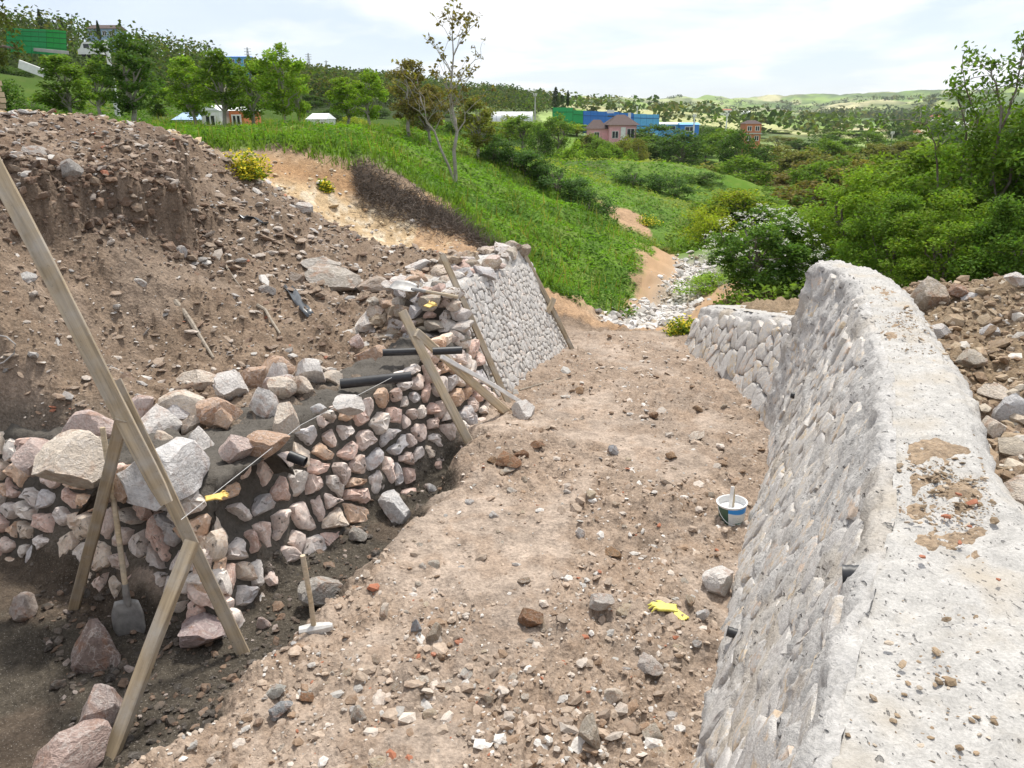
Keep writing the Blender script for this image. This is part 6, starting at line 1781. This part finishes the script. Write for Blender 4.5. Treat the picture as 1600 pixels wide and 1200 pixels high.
house('white_cottage', 482, 508, 203, 189, 44, 'small white cottage with pale roof behind the terrace', 'white_wall', 'pale_film', 2.5, 0.45, 0.1, 2)
r, w_, h_ = house('white_shed', 319, 344, 205, 178, 43, 'white metal shed behind the planted trees', 'white_wall', 'pale_film', 3.0, 0.35, 0.05, 1, axis='y', cat='shed')
r, w_, h_ = house('orange_shed', 362, 382, 204, 178, 44, 'orange shed with white front between the planted trees', 'orange_sheet', 'white_wall', 3.0, 0.2, 0.05, 1, cat='shed')
house('ridge_hall', 344, 386, 104, 92, 235, 'long bright blue hall on the ridge', 'pale_blue_sheet', 'blue_sheet', 5.0, 0.35, 0.1, 5, cat='hall')
for a in [(1422, 1438, 222, 210, 300, 'white house with red roof behind the far hedge', 'white_wall', 'red_roof'), (1458, 1474, 192, 184, 520, 'red roofed house on the foot of the right hill', 'white_wall', 'red_roof'), (1514, 1528, 178, 171, 700, 'lone white house high on the right hill', 'white_wall', 'pale_film'),
          (1480, 1512, 206, 196, 420, 'long white farm building on the right hill foot', 'white_wall', 'pale_film'), (1560, 1610, 240, 228, 210, 'long white hall at the right edge behind the trees', 'white_wall', 'grey_concrete'), (1512, 1548, 238, 230, 230, 'low white hall beside the one at the right edge', 'white_wall', 'pale_film'),
          (1395, 1404, 216, 208, 330, 'tiny white house left of the red roofed one', 'white_wall', 'red_roof'), (1128, 1142, 178, 173, 900, 'tiny white house on the far slope', 'white_wall', 'red_roof'), (1160, 1172, 181, 176, 900, 'tiny pale house beside the one on the far slope', 'white_wall', 'pale_film'), (1405, 1414, 156, 152, 1900, 'white building on the horizon hill', 'white_wall', 'pale_film'), (1042, 1056, 186, 180, 500, 'small white house above the blue sheds', 'white_wall', 'pale_film')]:
    house('far_house', *a[:6], a[6], a[7], 5.0, 1.2, 0.8, 2)
# hoardings of corrugated sheet
def hoarding(name, spans, label, post='galvanised', rails=3):
    """spans: (px0, top0, bottom0, px1, top1, bottom1, Y0, Y1, panels, material)"""
    s0 = spans[0]; root = empty(name, aty(s0[0], s0[2], s0[6])); tag(root, label, 'hoarding')
    for (a, t0, b0, c_, t1, b1, Y0, Y1, n, mat) in spans:
        A0, A1, B0, B1 = aty(a, t0, Y0), aty(a, b0, Y0), aty(c_, t1, Y1), aty(c_, b1, Y1)
        for k in range(n):
            f0, f1 = k / n, (k + 1) / n - 0.006
            P, m_ = [], 25
            nrm = Vector((B1.y - A1.y, -(B1.x - A1.x), 0)).normalized()
            for i in range(m_):
                f = lerp(f0, f1, i / (m_ - 1)); o = nrm * (0.05 if i % 2 else 0.0)
                P.append(A1.lerp(B1, f) + o - Vector((0, 0, 0.6))); P.append(A0.lerp(B0, f) + o + Vector((0, 0, 0.03 * math.sin(k * 2.3))))
            F = [(2 * i, 2 * i + 2, 2 * i + 3, 2 * i + 1) for i in range(m_ - 1)]
            me = mesh_np('sheet', np.array([list(p) for p in P]), np.array(F), M[mat], None, False)
            o = mesh_obj('sheet', me, root); clear_inv(o)
        for k in range(rails):
            f = (k + 0.5) / rails; p0 = A1.lerp(A0, f); p1 = B1.lerp(B0, f)
            o = beam('rail', p0 + nrm * 0.09, p1 + nrm * 0.09, 0.10, 0.05, post, root, face=tuple(nrm), warp=0)
        for k in range(n + 1):
            f = k / n; o = beam('post', A1.lerp(B1, f) - nrm * 0.08 - Vector((0, 0, 1.0)), A0.lerp(B0, f) - nrm * 0.08, 0.12, 0.08, post, root, face=tuple(nrm), warp=0)
    return root
M['dark_green_rail'] = simple('dark_green_rail', (0.01, 0.13, 0.03), 0.6)
M['dark_blue_rail'] = simple('dark_blue_rail', (0.015, 0.07, 0.26), 0.6)
hoarding('sheet_hoarding', [(10, 44, 73, 72, 46, 78, 112, 118, 5, 'teal_sheet'), (72.2, 46, 78, 103, 48, 81, 118, 120, 3, 'green_sheet')], 'bright green corrugated hoarding on the hill at the left', 'dark_green_rail', 4)
hoarding('sheet_hoarding', [(864, 168, 196, 895, 168, 196, 158, 160, 3, 'teal_sheet'), (895.5, 172, 198, 911, 173, 200, 160, 161, 2, 'teal_sheet')], 'green end of the corrugated hoarding behind the pink house', 'dark_green_rail', 2)
hoarding('sheet_hoarding', [(911.5, 173, 203, 968, 175, 203, 161, 164, 5, 'blue_sheet'), (968.5, 176, 203, 990, 177, 203, 164, 165, 2, 'blue_sheet'), (990.5, 178, 203, 1030, 179, 203, 165, 168, 4, 'pale_blue_sheet')], 'long blue corrugated hoarding behind the pink house', 'dark_blue_rail', 2)
# low sheds with tarps
for a in [(1030, 1062, 206, 196, 172, 'low shed with pale roof at the end of the blue hoarding', 'pale_blue_sheet', 'pale_film'), (1064, 1090, 209, 197, 170, 'blue tarp covered shed near the utility pole', 'blue_sheet', 'pale_blue_sheet'), (276, 318, 204, 190, 44.5, 'long pale blue sheet shed left of the white shed', 'light_blue_wall', 'light_blue_wall')]:
    house('sheet_shed', *a[:6], a[6], a[7], 3.0, 0.4, 0.1, 1, cat='shed')
# polytunnel
c = aty(800, 190, 150); r = empty('polytunnel', c); tag(r, 'white rounded polytunnel behind the fresh green trees', 'polytunnel')
wd_ = 58 / FPX * 150 / cp; V, F = [], []
for i in range(9):
    for j in range(13):
        t = math.pi * j / 12; V.append((-wd_ / 2 + wd_ * i / 8, 2.2 - 2.2 * math.cos(t), 1.75 * math.sin(t) * (1 - 0.02 * (i % 2))))
for i in range(8):
    for j in range(12): a = i * 13 + j; F.append((a, a + 1, a + 14, a + 13))
mesh_obj('film', mesh_np('film', np.array(V), np.array(F), M['pale_film']), r)
for i in range(9): mesh_obj('hoop', tube_mesh('hoop', [(V[i * 13 + j][0], V[i * 13 + j][1], V[i * 13 + j][2] + 0.03) for j in range(13)], 0.04, 'galvanised', 6), r)
# white van below the ridge house
c = aty(142, 89, 118); r = empty('white_van', c); tag(r, 'white van parked beside the green hoarding', 'van')
L_ = 33 / FPX * 118 / cp
prof = [(-L_ / 2, 0.35), (-L_ / 2, 0.95), (-L_ / 2 + 0.35, 1.15), (-L_ / 2 + 0.8, 1.85), (-L_ / 2 + 1.2, 1.98), (L_ / 2 - 0.15, 1.92), (L_ / 2, 1.6), (L_ / 2, 0.35)]
bm = bmesh.new(); f0 = [bm.verts.new((x, 0, z)) for x, z in prof]; f1 = [bm.verts.new((x, 1.8, z)) for x, z in prof]
bm.faces.new(f0); bm.faces.new(f1[::-1])
for k in range(len(prof)): bm.faces.new((f0[k], f1[k], f1[(k + 1) % len(prof)], f0[(k + 1) % len(prof)]))
bmesh.ops.recalc_face_normals(bm, faces=bm.faces)
mesh_obj('body', bm_mesh('body', bm, M['white_wall']), r)
box('side_window', 'dark_glass', r, -L_ / 2 + 0.9, -L_ / 2 + 1.7, -0.012, 0.01, 1.15, 1.7); box('rear_window', 'dark_glass', r, 0.3, L_ / 2 - 0.4, -0.012, 0.01, 1.2, 1.65)
for x in (-L_ / 2 + 0.7, L_ / 2 - 0.7):
    for y in (0.02, 1.62): mesh_obj('wheel', lathe_mesh('wheel', [(0.01, 0), (0.2, 0.0), (0.33, 0.02), (0.35, 0.1), (0.33, 0.18), (0.01, 0.18)], 'rubber', 16), r, (x, y + 0.18, 0.33), (math.pi / 2, 0, 0))
# retaining parapets on the hillside
def slab(px0, py0, px1, py1, Y, h, label, mat='grey_concrete'):
    a = aty(px0, py0, Y); b = aty(px1, py1, Y)
    o = beam('parapet', a, b, h, 0.25, mat, None, face=(0, -1, 0), warp=0.0); o.name = 'concrete_parapet'; tag(o, label, 'parapet')
slab(30, 100, 72, 116, 92, 0.9, 'pale concrete parapet slanting under the green hoarding', 'white_wall')
slab(108, 168, 185, 190, 58, 0.3, 'long thin concrete kerb slanting behind the first planted tree')
slab(240, 184, 280, 196, 58, 0.5, 'short white parapet left of the blue sheet shed', 'white_wall')
slab(12, 73.5, 107, 82.5, 116, 0.45, 'concrete footing strip under the green hoarding')
# posts, poles and pylons
def pole(name, px, py_top, py_bot, Y, r, label, mat='grey_concrete', arm=True):
    f = aty(px, py_bot, Y); h = aty(px, py_top, Y).z - f.z
    root = empty(name, f); tag(root, label, 'pole')
    mesh_obj('shaft', tube_mesh('shaft', [(0, 0, -2), (0, 0, h * 0.5), (0, 0, h)], [r * 1.2, r, r * 0.75], mat, 8), root)
    if arm:
        box('crossarm', mat, root, -h * 0.09, h * 0.09, -r, r, h * 0.93, h * 0.93 + r * 1.6)
        for k in (-1, 0, 1): mesh_obj('insulator', tube_mesh('insulator', [(k * h * 0.075, 0, h * 0.93 + r * 1.6), (k * h * 0.075, 0, h * 0.93 + r * 4)], r * 0.5, 'white_wall', 6), root)
pole('concrete_post', 187, 62, 197, 44, 0.13, 'tall pale concrete post among the planted trees', 'white_wall', False)
pole('utility_pole', 836, 148, 182, 140, 0.13, 'utility pole behind the polytunnel')
pole('utility_pole', 1083, 180, 212, 120, 0.11, 'white utility pole in front of the blue tarp shed', 'white_wall')
pole('utility_pole', 1134, 180, 205, 130, 0.11, 'utility pole left of the brick house', 'white_wall')
pole('utility_pole', 1390, 208, 238, 140, 0.13, 'utility pole beside the small meadow')
pole('utility_pole', 995, 168, 184, 260, 0.16, 'utility pole sticking up behind the blue hoarding', 'white_wall')
pole('utility_pole', 91, 30, 50, 150, 0.10, 'thin pole on the ridge between two dark conifers')
for px, t, b, lb in ((390, 74, 112, 'lattice pylon beside the blue ridge hall'), (484, 83, 116, 'lattice pylon on the bare skyline'), (511, 94, 116, 'short mast on the wooded skyline')):
    Y = 420; f = aty(px, b, Y); h = aty(px, t, Y).z - f.z; root = empty('lattice_pylon', f); tag(root, lb, 'pylon')
    segs = []; wb, wt2 = h * 0.10, h * 0.015
    for sx in (-1, 1):
        for sy in (-1, 1): segs.append(([(sx * wb, sy * wb, -3), (sx * wt2, sy * wt2, h)], [0.14, 0.1]))
    for k in range(8):
        z0, z1 = h * k / 8, h * (k + 1) / 8; q0, q1 = lerp(wb, wt2, k / 8), lerp(wb, wt2, (k + 1) / 8)
        for sy in (-1, 1): segs.append(([(-q0, sy * q0, z0), (q1, sy * q1, z1)], [0.08, 0.08])); segs.append(([(q0, sy * q0, z0), (-q1, sy * q1, z1)], [0.08, 0.08]))
    mesh_obj('lattice', tubes_mesh('lattice', segs, 'galvanised', 4), root)
    for z in ((0.72, 0.83, 0.94) if 'pylon' in lb else (0.9,)):
        mesh_obj('crossarm', tubes_mesh('crossarm', [([(-h * 0.16, 0, h * z), (h * 0.16, 0, h * z)], [0.13, 0.13])], 'galvanised', 4), root)
# conifers
def conifer(px, top, bot, Y, wpx, label, col=(0.022, 0.040, 0.022), layered=False):
    f = aty(px, bot, Y); h = aty(px, top, Y).z - f.z; w2 = wpx / FPX * Y / cp / 2
    rg = np.random.default_rng(int(px * 7)); n = 1500; t = rg.random(n); a = rg.uniform(0, 6.28, n)
    rr = w2 * ((1 - t) ** 0.55 * np.minimum(1, 0.35 + t * 4)) * rg.random(n) ** 0.4
    if layered: rr = rr * (0.45 + 0.75 * (np.abs(np.sin(t * 16)) ** 0.6))
    P = np.stack([np.cos(a) * rr, np.sin(a) * rr, t * h], -1)
    r = empty('conifer', f); tag(r, label, 'tree')
    s = 0.10 * h * 0.8
    o = bpy.data.objects.new('crown', leaf_mesh('crown', P, s * 0.9, s * 0.35, np.array([col]) * rg.uniform(0.6, 1.4, (n, 1)), 0.1, rng=rg)); link(o, r)
    mesh_obj('trunk', tube_mesh('trunk', [(0, 0, -2), (0, 0, h * 0.9)], [0.02 * h, 0.005 * h], 'bark', 6), r)
conifer(99, 26, 52, 145, 9, 'slim dark cypress right of the green hoarding')
conifer(72, 30, 52, 145, 26, 'broad dark conifer behind the green hoarding', layered=True)
conifer(66, 14, 50, 147, 9, 'thin dark spire conifer beside the broad one')
conifer(156, 32, 62, 160, 7, 'small cypress in front of the pale blue ridge house')
conifer(868, 136, 168, 190, 13, 'tallest dark conifer on the skyline behind the hoarding')
conifer(878, 148, 170, 188, 16, 'broader dark conifer next to the tallest one', layered=True)
conifer(887, 141, 166, 195, 6, 'thin dark cypress right of the two dark conifers')
# timber stack at the left edge
c = aty(-24, 206, 17.0); c.z = H(c.x, c.y); r = empty('timber_stack', c); tag(r, 'stack of sawn timber cut off by the left edge of the photo', 'timber stack')
for k in range(9):
    for j in range(3):
        o = box('timber', 'sawn_log', r, -1.2, 0.16 + random.uniform(-0.05, 0.05), j * 0.22, j * 0.22 + 0.2, k * 0.115, k * 0.115 + 0.10)

# ------------------------------------------------------------------ haze over the far land
z0 = float(TZ.min()) - 2.0; z1 = max(float(TZ.max()), max((o.matrix_basis.translation.z for o in COL.objects if o.type == 'EMPTY'), default=0)) + 30.0
bm = bmesh.new(); box_bm(bm, -4300, 4300, -300, 4300, z0, z1)
b = NB('haze'); b.t.nodes.remove(b.t.nodes[0]) if False else None
v = b.n('ShaderNodeVolumePrincipled', {'Color': (0.88, 0.93, 1.0, 1), 'Density': 0.00011, 'Anisotropy': 0.2})
b.t.links.new(v.outputs[0], b.out.inputs['Volume'])
hz = mesh_obj('haze', bm_mesh('haze', bm, b.m)); tag(hz, 'thin pale haze in the air over the valley', None, None, 'stuff')
